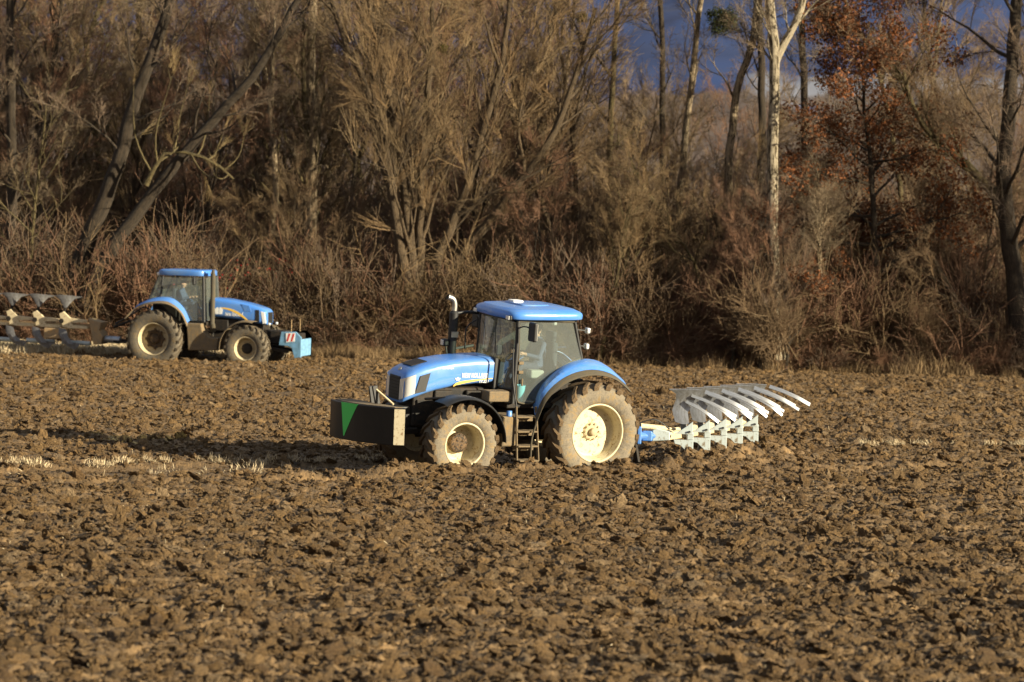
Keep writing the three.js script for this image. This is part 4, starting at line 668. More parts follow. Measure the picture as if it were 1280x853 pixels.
  const cup = thing('bucket', 'light blue bucket standing inside the near cab door', 'bucket'); cup.position.copy(T.localToWorld(V(-1.4, 1.47, 0.56))); cup.quaternion.copy(T.quaternion);
  part('body', [lathe([[0, 0.004], [0.07, 0], [0.1, 0.3], [0.106, 0.31], [0.094, 0.3], [0.066, 0.012], [0, 0.012]], 'y', 24)], M.cyan, cup);
  part('handle', [pipe([V(-0.1, 0.3, 0), V(-0.06, 0.4, 0), V(0.06, 0.4, 0), V(0.1, 0.3, 0)], 0.006, 12, 6)], M.black, cup);
}
// ---------- the near plough: a turned-over set of slatted mouldboards above a pale beam ----------
{
  const Q = thing('reversible_plough', 'pale blue reversible plough with raised shining slatted mouldboards behind the near tractor', 'plough');
  const base = at(824, 545, 52.3); Q.position.set(base.x, 0, base.z); const N = 5, step = V(0.385, 0.0, -0.78), y0 = base.y;
  const pt = (u, v, d) => at(u, v, d).sub(Q.position);
  const beamA = V(-0.05, y0 + 0.0, 0.1), beamB = V(step.x * 5.0, y0 + 0.06, step.z * 5.0);
  const beam = part('beam', [bar(beamA, beamB, 0.17, 0.17, 0.015)], M.pale, Q);
  part('headstock', [box(0.2, 0.2, 0.22, -0.24, y0 + 0.0, 0.12, 0.03), box(0.08, 0.34, 0.36, -0.4, y0 + 0.02, 0.2, 0.02), rod(V(-0.4, y0, 0.2), V(0.05, y0, 0.05), 0.085, 0.085, 18)], M.blue, Q);
  part('swivel_block', [slab([[-0.14, -0.1], [0.2, -0.07], [0.2, 0.09], [-0.06, 0.16], [-0.14, 0.12]], -0.12, 0.12, 0.02).translate(0, y0, 0.06)], M.plough, Q);
  part('turnover_cylinder', [rod(V(-0.38, y0 + 0.2, 0.25), V(0.1, y0 + 0.15, 0.05), 0.05, 0.05), rod(V(0.08, y0 + 0.152, 0.06), V(0.4, y0 + 0.12, -0.25), 0.025, 0.025)], M.pale, Q);
  part('hose', [pipe([V(-0.4, y0 + 0.25, 0.2), V(-0.1, y0 + 0.32, 0.15), V(0.2, y0 + 0.14, 0.0)], 0.014, 14, 6)], M.black, Q);
  part('depth_arm', [bar(V(-0.5, y0 - 0.05, 0.3), V(-0.42, y0 - 0.5, 0.45), 0.08, 0.08)], M.iron, Q);
  const bent = (pts, w, th, tilt) => { // a strip of spring steel bowed along a line
    const c = new THREE.CatmullRomCurve3(pts).getSpacedPoints(12), rows = c.map((p, k) => { const d = (c[k + 1] ?? p).clone().sub(c[k - 1] ?? p).normalize(), n = tilt.clone().addScaledVector(d, -tilt.dot(d)).normalize(), s = d.clone().cross(n).normalize(); return [p.clone().addScaledVector(s, -w / 2), p.clone().addScaledVector(s, w / 2)]; });
    return skin(rows, false, th);
  };
  for (let i = 0; i < N; i++) {
    const o = V(step.x * i + 0.3, y0, step.z * i - 0.05), up = (x, y, z) => V(o.x + x, o.y + y, o.z + z), plate = (pts, z) => slab(pts, -0.025, 0.025, 0.008).translate(o.x, o.y, o.z + z);
    // leg brackets above and below the beam
    part('leg_bracket', [plate([[0.0, 0.05], [0.34, 0.05], [0.34, 0.3], [0.22, 0.2]], 0.12)], M.plough, Q);
    part('leg_bracket', [plate([[-0.02, -0.06], [0.36, -0.06], [0.36, -0.3], [0.25, -0.3], [0.1, -0.16], [0.0, -0.14]], 0.12)], M.plough, Q);
    part('beam_clamp', [box(0.12, 0.15, 0.24, o.x + 0.3, o.y + 0.02, o.z + 0.02, 0.01)], M.plough, Q);
    part('clamp_bolt', [rod(up(0.28, 0.1, 0.14), up(0.28, 0.1, 0.18), 0.02, 0.02, 8)], M.iron, Q);
    part('leg', [bar(up(0.18, 0.1, 0.02), up(0.12, 0.6, -0.02), 0.12, 0.05)], M.greysteel, Q);
    part('leg', [bar(up(0.18, -0.1, 0.02), up(0.1, -0.62, -0.05), 0.1, 0.05)], M.greysteel, Q);
    // raised mouldboard: an overhanging shin and four bowed slats sweeping back
    const m = part('mouldboard_shin', [skin([[up(-0.14, 0.92, 0.18), up(0.2, 0.93, 0.15), up(0.5, 0.92, 0.12)], [up(0.0, 0.83, 0.07), up(0.22, 0.82, 0.06), up(0.46, 0.83, 0.05)], [up(0.0, 0.7, 0.0), up(0.12, 0.68, 0.02), up(0.36, 0.7, 0.02)], [up(-0.06, 0.5, 0.02), up(0.1, 0.46, 0.06), up(0.24, 0.46, 0.06)], [up(0.0, 0.28, 0.06), up(0.14, 0.24, 0.1), up(0.27, 0.24, 0.1)]], false, 0.012)], M.steel, Q);
    [[0.56, 0.88, 1.4, 0.53], [0.3, 0.8, 1.18, 0.42], [0.2, 0.68, 0.84, 0.3]].forEach(([xa, ya, xb, yb], k) => part('slat', [bent([up(xa, ya, 0.08), up(lerp(xa, xb, 0.33), lerp(ya, yb, 0.33) + 0.03, 0.14), up(lerp(xa, xb, 0.67), lerp(ya, yb, 0.67) + 0.03, 0.16), up(xb, yb, 0.1)], k ? 0.064 : 0.084, 0.012, V(0.15, 0.5, 0.85))], M.steel, m));
    // working mouldboard, most of it in the soil
    const n = part('mouldboard_shin', [skin([[up(-0.3, -0.78, -0.1), up(0.0, -0.78, 0), up(0.2, -0.75, 0.05)], [up(-0.1, -0.55, -0.1), up(0.05, -0.53, 0), up(0.2, -0.5, 0.05)]], false, 0.012)], M.greysteel, Q);
    for (let k = 0; k < 3; k++) part('slat', [bent([up(0.1, -0.55 - 0.1 * k, 0.1), up(0.4, -0.55 - 0.1 * k, 0.15), up(0.8, -0.65 - 0.1 * k, 0.15)], 0.085, 0.012, V(0.1, -0.2, 0.95))], M.greysteel, n);
  }
}
// ---------- the far tractor: it drives along +x, its near side looks along +z ----------
{
  const T = thing('tractor', 'older blue tractor with tall exhaust and red-striped light blue front weight', 'tractor');
  T.position.set(-12.28, -0.292, -95.98); T.rotation.set(0, rad(-13), 0); T.rotateX(rad(1));
  for (const z of [1.0, -1.0]) {
    wheel(T, { x: 0, y: 1.03, z, R: 1.03, w: 0.66, rim: 0.56, dish: 0.3, lugs: 22, twist: -0.3, kind: 'cast', rimMat: M.mudRim, tyreMat: M.greyTyre, lugMat: M.greyLug });
    wheel(T, { x: 3.38, y: 0.81, z, R: 0.81, w: 0.55, rim: 0.41, dish: 0.3, lugs: 20, twist: -0.3, kind: 'front', hubMat: M.iron, rimMat: M.mudRim, tyreMat: M.greyTyre, lugMat: M.greyLug });
  }
  const stations = [[1.92, 2.5, 1.84, 0.47], [2.4, 2.47, 1.8, 0.47], [2.85, 2.4, 1.76, 0.46], [3.3, 2.31, 1.68, 0.45], [3.6, 2.23, 1.64, 0.44], [3.78, 2.16, 1.62, 0.42], [3.85, 2.1, 1.63, 0.39], [3.87, 2.0, 1.7, 0.3], [3.872, 1.86, 1.82, 0.02]];
  const ring = ([x, yt, yb, w]) => { const out = []; for (let k = 0; k < 48; k++) { const a = k / 48 * 2 * Math.PI, c = Math.cos(a), s = Math.sin(a), n = 0.36, zz = Math.sign(c) * Math.pow(Math.abs(c), n) * w, yy = Math.sign(s) * Math.pow(Math.abs(s), n); out.push(V(x, (yt + yb) / 2 + yy * (yt - yb) / 2 + (yy > 0 ? 0.03 * (1 - (zz / w) ** 2) : 0), -zz)); } return out; };
  const hood = part('bonnet', [toCreasedNormals(skin(stations.map(ring), true), 0.8)], M.blue, T);
  part('grille', [box(0.03, 0.4, 0.5, 3.872, 1.86, 0, 0.012)], M.black, hood);
  for (const s of [1, -1]) {
    part('headlight', [slab([[3.66, 2.1], [3.8, 2.06], [3.86, 1.68], [3.74, 1.66]], 0.4, 0.438, 0.01).scale(1, 1, s)], M.white, hood);
    part('side_vent', [slab([[3.46, 2.14], [3.6, 2.14], [3.62, 1.72], [3.46, 1.72]], 0.42, 0.452, 0.006).scale(1, 1, s)], M.black, hood);
    part('upper_vent', [slab([[2.95, 2.33], [3.24, 2.28], [3.32, 2.08], [3.06, 2.08]], 0.44, 0.462, 0.006).scale(1, 1, s)], M.blue, hood);
    part('nose_lamp', [box(0.08, 0.1, 0.12, 3.98, 1.66, s * 0.42, 0.03)], M.lamp, hood);
  }
  part('maker_lettering', [lettering('New Holland', 0.13, 0.66, 2.36, 1.9, 0.468, 0, fontPlain)], M.white, hood);
  { const up = [], dn = []; for (let k = 0; k <= 20; k++) { const t = k / 20, x = lerp(2.15, 3.2, t), y = 2.17 - 0.42 * Math.pow(t, 2.2), th = 0.012 + 0.03 * Math.sin(t * Math.PI * 0.8); up.push([x, y + th]); dn.unshift([x, y - th]); } part('yellow_stripe', [slab([...up, ...dn], 0.462, 0.4712, 0)], M.yellow, hood); }
  part('leaf_emblem', [slab([[2.0, 1.95], [1.97, 2.12], [2.07, 2.2], [2.12, 2.16], [2.12, 1.95]], 0.464, 0.472, 0), slab([[2.25, 1.95], [2.28, 2.12], [2.18, 2.2], [2.14, 2.16], [2.14, 1.95]], 0.464, 0.472, 0)], M.white, hood);
  part('engine', [box(1.9, 0.8, 0.6, 2.8, 1.4, 0, 0.05), box(0.5, 0.4, 0.8, 2.2, 1.55, 0, 0.04)], M.iron, T);
  part('transmission', [box(2.0, 0.7, 0.7, 0.9, 1.05, 0, 0.05), rod(V(0, 1.03, -0.8), V(0, 1.03, 0.8), 0.22, 0.22, 18), box(0.7, 0.6, 0.9, -0.1, 1.3, 0, 0.05)], M.iron, T);
  part('front_axle', [rod(V(3.38, 0.81, -0.8), V(3.38, 0.81, 0.8), 0.13, 0.13, 14), box(0.45, 0.4, 0.5, 3.38, 0.95, 0, 0.05)], M.iron, T);
  part('fuel_tank', [slab([[1.12, 1.62], [1.66, 1.62], [1.72, 1.35], [1.95, 1.15], [2.3, 1.12], [2.28, 0.7], [1.2, 0.66]], 0.45, 1.0, 0.04)], M.dusty, T);
  part('step', [box(0.5, 0.04, 0.2, 1.95, 0.52, 0.92, 0.01), bar(V(1.74, 0.52, 0.92), V(1.74, 0.72, 0.9), 0.04, 0.04), bar(V(2.16, 0.52, 0.92), V(2.16, 0.72, 0.9), 0.04, 0.04)], M.black, T);
  const arcF = []; for (let k = 0; k <= 18; k++) arcF.push(lerp(rad(185), rad(75), k / 18));
  const edge = (pts, z) => new THREE.CatmullRomCurve3(pts.map(([x, y]) => V(x, y, z))).getSpacedPoints(22);
  for (const s of [1, -1]) {
    part('front_mudguard', [skin(arcRows(3.38, 0.81, [[0.96, s * 0.72], [0.98, s * 0.98], [0.96, s * 1.24], [0.92, s * 1.27]], arcF), false, 0.014)], M.dusty, T);
    const a = edge([[-0.95, 1.9], [-0.66, 2.24], [-0.12, 2.46], [0.48, 2.46], [0.9, 2.16], [1.16, 1.7]], s * 0.74), b = edge([[-0.97, 1.88], [-0.68, 2.2], [-0.12, 2.42], [0.5, 2.42], [0.92, 2.12], [1.18, 1.66]], s * 1.0), c = edge([[-1.0, 1.8], [-0.7, 2.12], [-0.13, 2.33], [0.5, 2.33], [0.94, 2.04], [1.2, 1.6]], s * 1.1);
    part('rear_mudguard', [skin([a, b, c], false, 0.012)], M.blue, T);
    const d = edge([[-1.0, 1.79], [-0.7, 2.11], [-0.13, 2.32], [0.5, 2.32], [0.94, 2.03], [1.2, 1.59]], s * 1.095), e = edge([[-1.06, 1.7], [-0.74, 2.03], [-0.14, 2.25], [0.52, 2.25], [0.98, 1.98], [1.24, 1.5]], s * 1.28);
    part('mudguard_lip', [skin([d, e], false, 0.018)], M.dusty, T);
    for (const [name, pts] of [['front', [[1.62, 3.26], [1.7, 1.66]]], ['middle', [[0.12, 3.24], [0.06, 2.44]]], ['rear', [[-0.02, 3.24], [-0.36, 2.42]]]]) part('cab_pillar', [pipe(pts.map(([x, y]) => V(x, y, s * lerp(0.78, 0.72, (y - 1.66) / 1.6))).concat().flatMap((p, k, l) => (k ? [l[0].clone().lerp(p, 0.5), p] : [p])), name === 'front' ? 0.05 : 0.035, 8, 8)], M.black, T);
    part('door_glass', [pane([[0.14, 3.2], [1.6, 3.22], [1.68, 1.7], [1.22, 1.7], [0.9, 2.2], [0.5, 2.46], [0.08, 2.46]], (x, y) => V(x, y, s * lerp(0.77, 0.72, (y - 1.66) / 1.6)))], M.glass, T);
    part('quarter_glass', [pane([[-0.02, 3.2], [0.1, 3.2], [0.06, 2.46], [-0.34, 2.44]], (x, y) => V(x, y, s * lerp(0.77, 0.72, (y - 1.66) / 1.6)))], M.glass, T);
    const m = part('mirror', [box(0.1, 0.28, 0.2, 1.4, 3.1, s * 1.04, 0.04)], M.black, T); part('mirror_arm', [rod(V(1.6, 3.2, s * 0.72), V(1.42, 3.15, s * 1.0), 0.015)], M.black, m);
    part('rear_lamp', [box(0.1, 0.12, 0.14, -0.08, 3.3, s * 0.6, 0.03)], M.lamp, T);
  }
  part('cab_floor', [box(1.7, 0.12, 1.44, 0.85, 1.6, 0, 0.02), box(0.9, 0.6, 1.2, 0.15, 1.95, 0, 0.04)], M.iron, T);
  part('cab_roof', [domed([[-0.02, -0.68], [0.9, -0.8], [1.6, -0.74], [1.7, 0], [1.6, 0.74], [0.9, 0.8], [-0.02, 0.68], [-0.08, 0]], [[3.27, 0.2], [3.26, 0.95], [3.28, 1], [3.42, 1], [3.46, 0.97], [3.48, 0.9], [3.49, 0.4], [3.49, 0.01]], 0.9, 0)], M.blue, T);
  part('windscreen', [skin([[V(1.72, 1.72, -0.75), V(1.8, 1.72, 0), V(1.72, 1.72, 0.75)], [V(1.64, 3.24, -0.7), V(1.72, 3.24, 0), V(1.64, 3.24, 0.7)]])], M.glass, T);
  part('rear_window', [skin([[V(-0.36, 2.44, -0.74), V(-0.38, 2.44, 0), V(-0.36, 2.44, 0.74)], [V(-0.02, 3.24, -0.7), V(-0.04, 3.24, 0), V(-0.02, 3.24, 0.7)]])], M.glass, T);
  part('seat', [box(0.5, 0.14, 0.52, 0.62, 2.1, 0, 0.05), box(0.14, 0.7, 0.5, 0.36, 2.45, 0, 0.05), box(0.4, 0.3, 0.3, 0.6, 1.9, 0, 0.03)], M.seat, T);
  part('steering_wheel', [new THREE.TorusGeometry(0.2, 0.018, 8, 24).rotateX(Math.PI / 2).rotateZ(-0.5).translate(1.1, 2.44, 0), rod(V(1.4, 1.8, 0), V(1.1, 2.44, 0), 0.04, 0.03)], M.black, T);
  part('dashboard', [box(0.2, 0.6, 0.5, 1.5, 2.0, 0, 0.05)], M.seat, T);
  part('exhaust', [rod(V(1.98, 1.6, 0.72), V(1.98, 3.36, 0.72), 0.085, 0.085, 18), rod(V(1.98, 3.36, 0.72), V(1.98, 3.5, 0.72), 0.06, 0.055, 14), rod(V(1.98, 1.35, 0.6), V(1.98, 1.62, 0.72), 0.1, 0.1, 12)], M.lip, T);
  part('roof_lamp', [box(0.12, 0.14, 0.18, 1.9, 3.36, 0.55, 0.03)], M.lamp, T);
  part('lower_link', [bar(V(-0.4, 0.8, 0.45), V(-1.8, 0.85, 0.42), 0.08, 0.12)], M.iron, T); part('lower_link', [bar(V(-0.4, 0.8, -0.45), V(-1.8, 0.85, -0.42), 0.08, 0.12)], M.iron, T);
  part('top_link', [rod(V(-0.4, 1.9, 0), V(-1.95, 1.35, 0), 0.045, 0.045)], M.iron, T);
  part('top_link_hose', [pipe([V(-0.5, 1.9, 0.1), V(-0.75, 2.1, 0.1), V(-1.2, 1.85, 0.05), V(-1.9, 1.45, 0)], 0.03, 20, 6)], M.black, T);
  part('front_linkage', [bar(V(3.7, 0.85, 0.4), V(4.7, 0.72, 0.42), 0.12, 0.16), bar(V(3.7, 0.85, -0.4), V(4.7, 0.72, -0.42), 0.12, 0.16), box(0.9, 0.5, 0.6, 4.1, 1.2, 0, 0.06)], M.iron, T);
  const who = info(new THREE.Mesh(driver, personMat), 'person in dark jacket seated in the distant tractor cab, facing its bonnet', 'person'); who.name = numbered('person'); who.position.copy(T.localToWorld(V(0.62, 2.24, 0))); who.quaternion.copy(T.quaternion); who.rotateY(Math.PI); scene.add(who);
  // front weight carrier
  const F = thing('front_weight', 'light blue front weight frame with red and white warning stripes', 'weight'); F.position.copy(T.localToWorld(V(4.8, 0.5, 0))); F.quaternion.copy(T.quaternion); F.scale.set(0.85, 0.9, 1);
  for (const s of [1, -1]) {
    const p = part('side_plate', [slab([[-0.46, 0.5], [-0.36, 1.02], [0.26, 1.04], [0.5, 0.82], [0.5, 0.05], [0.22, 0.02], [0.1, 0.4], [-0.06, 0.48]], 0.56, 0.64, 0.015).scale(1, 1, s)], M.sky_blue, F);
    part('warning_board', [slab([[-0.14, 0.62], [0.22, 0.66], [0.24, 1.0], [-0.16, 0.98]], 0.643, 0.655, 0.004).scale(1, 1, s)], M.white, p);
    for (const k of [-0.1, 0.08]) part('warning_stripe', [slab([[k - 0.02, 0.66], [k + 0.05, 0.665], [k + 0.15, 0.97], [k + 0.07, 0.965]], 0.656, 0.66, 0).scale(1, 1, s)], M.red, p);
    part('marker_rod', [rod(V(0.02, 1.0, s * 0.5), V(0.02, 1.5, s * 0.5), 0.018, 0.014, 8)], M.tan, F);
  }
  part('cross_beam', [box(0.5, 0.4, 1.12, 0.0, 0.75, 0, 0.04)], M.iron, F);
  part('nose_plate', [box(0.06, 0.66, 1.1, 0.46, 0.42, 0, 0.02)], M.sky_blue, F);
  // its plough, turned over and riding high
  const Q = thing('reversible_plough', 'muddy cream reversible plough with dark grey mouldboards behind the distant tractor', 'plough'); Q.position.copy(T.localToWorld(V(-2.2, 0, 0))); Q.quaternion.copy(T.quaternion);
  part('headstock', [slab([[-0.62, 1.62], [-0.12, 1.5], [-0.2, 1.22], [-0.06, 1.0], [-0.12, 0.72], [-0.42, 0.7]], -0.3, 0.3, 0.03)], M.tan, Q);
  part('turnover_shaft', [rod(V(-0.3, 0.9, 0), V(0.5, 0.88, 0), 0.13, 0.13, 18)], M.steel, Q);
  part('beam', [bar(V(-0.4, 1.32, 0), V(-6.2, 1.32, -0.9), 0.16, 0.16)], M.tan, Q);
  part('toolbox', [box(0.86, 0.36, 0.3, -1.85, 1.05, 0.2, 0.02)], M.tan, Q);
  for (let k = 0; k < 3; k++) part('lower_tube', [rod(V(-0.6 - k * 1.45, 0.72, 0.1 - k * 0.2), V(-1.7 - k * 1.45, 0.74, 0.0 - k * 0.2), 0.08, 0.08, 12)], M.plough, Q);
  for (let i = 0; i < 5; i++) {
    const x = -1.5 - i * 1.1, z = 0.18 - i * 0.2, a = (dx, y, dz = 0) => V(x + dx, y, z + dz);
    part('leg_bracket', [slab([[x - 0.22, 1.76], [x - 0.06, 1.84], [x + 0.2, 1.62], [x + 0.82, 1.56], [x + 0.84, 1.47], [x + 0.25, 1.45], [x + 0.3, 1.37], [x + 0.86, 1.34], [x + 0.86, 1.25], [x + 0.15, 1.25], [x - 0.08, 1.3]].map(([q, y]) => [q - x, y]), -0.05, 0.05, 0.012).translate(x, 0, z + 0.1)], M.pale, Q);
    part('pivot', [rod(a(-0.12, 1.5, 0.1), a(-0.12, 1.5, 0.19), 0.09, 0.09, 14)], M.iron, Q);
    part('leg', [bar(a(-0.1, 1.7, 0.05), a(-0.02, 2.1, 0), 0.1, 0.06)], M.iron, Q);
    part('mouldboard', [skin([[a(-0.4, 2.42, 0.1), a(-0.08, 2.44, 0.16), a(0.2, 2.42, 0.12), a(0.58, 2.38, -0.05)], [a(-0.2, 2.25, 0.12), a(0.0, 2.22, 0.16), a(0.16, 2.24, 0.1), a(0.3, 2.3, 0.0)], [a(-0.04, 2.0, 0.14), a(0.02, 1.97, 0.15), a(0.08, 2.0, 0.12), a(0.12, 2.1, 0.06)]], false, 0.016)], M.greysteel, Q);
    part('mouldboard', [skin([[a(-0.22, 1.26, 0.14), a(-0.05, 1.24, 0.18), a(0.08, 1.2, 0.18)], [a(-0.2, 1.0, 0.18), a(0.02, 0.95, 0.24), a(0.16, 0.95, 0.2)], [a(-0.05, 0.8, 0.2), a(0.2, 0.7, 0.26), a(0.4, 0.68, 0.2)]], false, 0.016)], M.greysteel, Q);
    part('share', [slab([[-0.1, 0.78], [0.62, 0.72], [0.4, 0.48], [0.12, 0.6]], 0.1, 0.13, 0.006).translate(x, 0, z)], M.greysteel, Q);
  }
}
// ---------- shrubs along the edge of the wood, one by one ----------
{
  const list = [[330, 447, 3.6, 'red', 1], [250, 446, 3.0, 'red', 1], [418, 447, 3.4, 'brown', 0], [470, 447, 3.0, 'tan', 0], [640, 452, 3.9, 'tan', 0], [560, 449, 3.2, 'brown', 0], [850, 460, 3.7, 'red', 0], [922, 462, 3.9, 'red', 0], [705, 455, 3.3, 'brown', 0], [790, 457, 2.8, 'tan', 0], [985, 464, 2.8, 'brown', 0], [1140, 467, 2.8, 'brown', 0], [1205, 469, 2.6, 'mauve', 0], [962, 463, 4.4, 'brown', 0], [165, 446, 3.2, 'red', 0], [40, 446, 3.4, 'brown', 0]];
  const labels = ['reddish berry shrub behind the distant tractor bonnet', 'red berry shrub partly hidden by the distant tractor cab', 'brown twiggy shrub right of the berry shrub, left of the tan one', 'tan twiggy shrub left of the fan willow foot', 'tall tan shrub directly behind the near cab roof', 'brown shrub between the fan willow and the near exhaust', 'reddish shrub just left of its taller red twin, behind the near plough', 'taller reddish shrub rising above the raised mouldboards', 'brown shrub behind the rear corner of the near cab', 'low tan shrub between the cab sapling and the reddish shrubs', 'brown shrub left of the pale vase-shaped sapling', 'brown shrub right of the rusty oak trunk', 'greyish mauve shrub below the slanting leafless stem', 'tall brown shrub hiding the foot of the white-barked trunk', 'reddish shrub at the feet of the two leaning willows', 'brown shrub at the foot of the upright dark trunk'];
  const berry = new THREE.IcosahedronGeometry(1, 1), berryMat = std(rgb(0.42, 0.02, 0.015), 0.4);
  list.forEach(([u, v, h, tint, berries], n) => {
    const r = makeRng(900 + n), g = thing('shrub', labels[n], 'shrub', 'shrubs along the edge of the wood'), p = onGround(u, v + 1), zz = n === 13 ? -100.7 : -102.4 - 1.2 * r(); g.position.set(p.x * (zz / p.z), -0.1, zz);
    const w = new Wood(), mats = bushes.map(() => []), q = new THREE.Quaternion(), fruit = [];
    for (let k = 0; k < 7; k++) { const s = wander(r, V((r() - 0.5) * 0.9, 0, (r() - 0.5) * 0.6), turned(r, V(0, 1, 0), 0.1 + 0.5 * r()), h * (0.5 + 0.6 * r()), 7, 0.22, 0.02); w.limb(s, taper(s.length, 0.024, 0.006), 5); for (let m = 0; m < 2; m++) { const [c, d] = pointOn(s, 0.1 + 0.6 * r()); q.setFromUnitVectors(V(0, 1, 0), turned(r, d, 0.5 * r())); const z = h * (0.26 + 0.3 * r()); mats[Math.floor(r() * 4)].push(new THREE.Matrix4().compose(c, q, V(z, z, z))); } }
    part('stems', w.build(), BARK.brown, g).userData.kind = 'stuff';
    bushes.forEach((b, k) => { if (mats[k].length) instanced('twigs', b, twigMat, mats[k], g, () => { const t = TWIG[tint], e = 0.65 + 0.45 * r(); return rgb(t[0] * e, t[1] * e, t[2] * e); }); });
    if (berries) { for (let k = 0; k < 260; k++) { const a = r() * 6.28, R = 1.5 * Math.sqrt(r()), c = 0.02 + 0.025 * r(); fruit.push(new THREE.Matrix4().compose(V(Math.cos(a) * R, 0.7 + (h - 0.6) * r(), Math.sin(a) * R * 0.7), new THREE.Quaternion(), V(c, c, c))); } instanced('berries', berry, berryMat, fruit, g); }
  });
  // mistletoe and ivy on the slim trunks
  const clump = (u, v, d, s, c, label, seed) => { const g = thing('mistletoe', label, 'mistletoe'), r = makeRng(seed), l = []; g.position.copy(at(u, v, d)); for (let k = 0; k < 34; k++) { const x = V(r() - 0.5, r() - 0.5, r() - 0.5).normalize(), q = new THREE.Quaternion().setFromUnitVectors(V(0, 1, 0), x), e = s * (0.6 + 0.5 * r()); l.push(new THREE.Matrix4().compose(V(0, 0, 0), q, V(e, e, e))); } instanced('foliage', oakLeaves, leafMat, l, g, () => { const k = 0.7 + 0.6 * r(); return rgb(c[0] * k, c[1] * k, c[2] * k); }); const t = new Wood(); for (let k = 0; k < 7; k++) { const p = wander(r, V(0, 0, 0), V(r() - 0.5, r() - 0.5, r() - 0.5), s * 0.7, 3, 0.3, 0); t.limb(p, taper(4, 0.015, 0.006), 3); } part('stems', t.build(), BARK.moss, g).userData.kind = 'stuff'; };
  clump(903, 28, 109.4, 0.75, [0.05, 0.06, 0.018], 'dark green clump hanging between the pale slim trunks', 31);
  clump(728, 22, 105.6, 0.3, [0.24, 0.2, 0.03], 'small yellow-green clump in the willow behind the cab', 32);
  clump(553, 62, 103.2, 0.25, [0.13, 0.11, 0.03], 'small olive clump in the fan willow', 33);
}
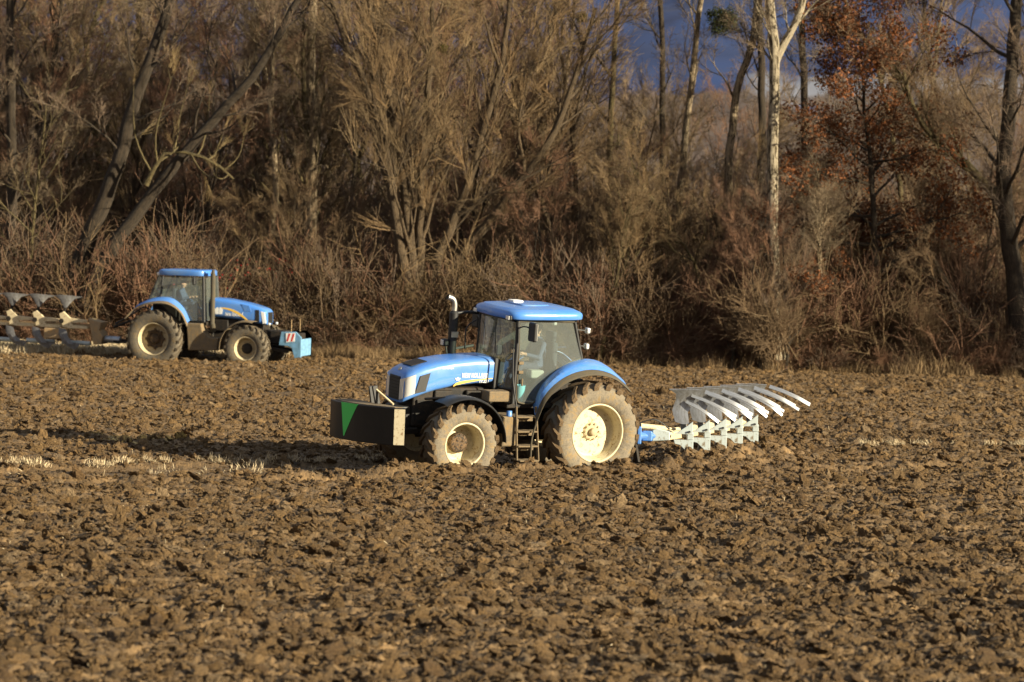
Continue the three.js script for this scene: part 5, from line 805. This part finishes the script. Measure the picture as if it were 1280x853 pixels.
// ---------- dry grass, stubble and straw ----------
{
  const tuft = (seed, n, h, spread) => { const r = makeRng(seed), pos = [], uv = []; for (let k = 0; k < n; k++) { const a = r() * 6.28, b = V((r() - 0.5) * spread, 0, (r() - 0.5) * spread), L = h * (0.5 + 0.7 * r()), m = b.clone().add(V(Math.cos(a) * L * 0.18, L * 0.6, Math.sin(a) * L * 0.18)), t = b.clone().add(V(Math.cos(a) * L * 0.5, L, Math.sin(a) * L * 0.5)), s = V(-Math.sin(a), 0, Math.cos(a)).multiplyScalar(0.009); const q = [b.clone().sub(s), b.clone().add(s), m.clone().add(s), m.clone().sub(s), t]; for (const j of [0, 1, 2, 0, 2, 3, 3, 2, 4]) { pos.push(q[j].x, q[j].y, q[j].z); uv.push(0, q[j].y); } } const g = new THREE.BufferGeometry(); g.setAttribute('position', new THREE.Float32BufferAttribute(pos, 3)); g.setAttribute('uv', new THREE.Float32BufferAttribute(uv, 2)); g.computeVertexNormals(); return g; };
  const tall = tuft(1, 26, 0.75, 0.5), low = tuft(2, 22, 0.2, 0.4), r = makeRng(55), q = new THREE.Quaternion(), e = new THREE.Euler(), grass = std(0xffffff, 0.9), a = [], b = [];
  for (let k = 0; k < 1300; k++) { const x = r() < 0.5 ? -1 - 8 * r() : (r() * 2 - 1) * 26, z = -100.6 - 2.2 * r() - 0.5 * n2(x * 0.3, 1), s = 0.35 + 0.8 * r() * (0.6 + 0.5 * n2(x * 0.25, 8)); if (s > 0.35) a.push(new THREE.Matrix4().compose(V(x, fieldHeight(x, z, false) - 0.05, z), q.setFromEuler(e.set((r() - 0.5) * 0.5, r() * 6.28, (r() - 0.5) * 0.5)).clone(), V(s, s, s))); }
  for (let k = 0; k < 3200; k++) { const x = -27 + 18.5 * r(), z = -97 - 4.6 * r(), s = 0.8 + 0.8 * r(); if (across2(x, z) < 0.3) b.push(new THREE.Matrix4().compose(V(x, fieldHeight(x, z, false) - 0.02, z), q.setFromEuler(e.set(0, r() * 6.28, 0)).clone(), V(s, s, s))); }
  const strips = [[-15, -2.6, -1.92, -1.76, 190], [6.6, 15, -3.4, -3.0, 260], [-15, -2.6, -1.5, 0.3, 50]];
  for (const [l0, l1, w0, w1, n] of strips) for (let k = 0; k < n; k++) { const l = lerp(l0, l1, r()), w = lerp(w0, w1, (r() + r()) / 2) + 0.15 * n2(l * 0.8, 3), x = ORIGIN.x + l * C30 + w * S30, z = ORIGIN.z - l * S30 + w * C30, s = 0.24 + 0.34 * r(); if (n2(l * 0.9, w0) > (l > 0 ? -0.1 : -0.55)) b.push(new THREE.Matrix4().compose(V(x, fieldHeight(x, z) + 0.03, z), q.setFromEuler(e.set((r() - 0.5) * 1.4, r() * 6.28, (r() - 0.5) * 1.4)).clone(), V(s, s, s))); }
  const straw = () => { const k = 0.7 + 0.5 * r(); return rgb(0.5 * k, 0.4 * k, 0.25 * k); };
  info(instanced('dry_grass', tall, grass, a, scene, () => { const k = 0.5 + 0.6 * r(); return rgb(0.25 * k, 0.165 * k, 0.08 * k); }), 'dry yellow grass along the foot of the wood', 'grass', null, 'stuff');
  info(instanced('stubble', low, grass, b, scene, straw), 'pale straw stubble left on the unploughed strips', 'stubble', null, 'stuff');
  const stalk = new THREE.CylinderGeometry(0.0035, 0.003, 1, 5); const c = [];
  for (let k = 0; k < 500; k++) { const d = 22 + 78 * Math.pow(r(), 0.8), x = (r() * 2 - 1) * d * 0.2, s = 0.07 + 0.22 * r() * r(), y = fieldHeight(x, -d) + 0.03; c.push(new THREE.Matrix4().compose(V(x, y, -d), q.setFromEuler(e.set(0.5 + 1.2 * r(), r() * 6.28, 0.4 * r())).clone(), V(1 + d * 0.02, s, 1 + d * 0.02))); }
  info(instanced('straw', stalk, grass, c, scene, straw), 'loose straw stalks scattered over the turned soil', 'straw', null, 'stuff');
}
// the largest clods, each its own
{
  const r = makeRng(1234), shapes = [0, 1, 2, 3].map((k) => clodShape(300 + k, 0.4 + 0.12 * k, 5)), mats = [rgb(0.335, 0.215, 0.105), rgb(0.3, 0.18, 0.078), rgb(0.39, 0.275, 0.155)].map((c) => std(c, 0.9, { map: tiled(soilMap, 1.4), bumpMap: tiled(soilBump, 2), bumpScale: 0.04 }));
  for (let k = 0; k < 90; k++) {
    const d = 24 + 22 * r(), x = (r() * 2 - 1) * d * 0.19, tone = Math.floor(r() * 3), m = new THREE.Mesh(shapes[Math.floor(r() * 4)], mats[tone]), s = 0.075 + 0.1 * r() * r(); m.name = numbered('soil_clod'); info(m, `large ${['tan', 'dark brown', 'pale greyish'][tone]} slab of turned soil in the ploughed field before the near tractor`, 'soil clod', `large ${['tan', 'dark brown', 'pale'][tone]} clods of the field`);
    m.position.set(x, fieldHeight(x, -d) + s * 0.12, -d); m.rotation.set((r() - 0.5) * 0.7, r() * 6.28, (r() - 0.5) * 0.7); m.scale.set(s * (1 + r()), s * 0.8, s); scene.add(m);
  }
}
shade(scene);
renderer.render(scene, camera);
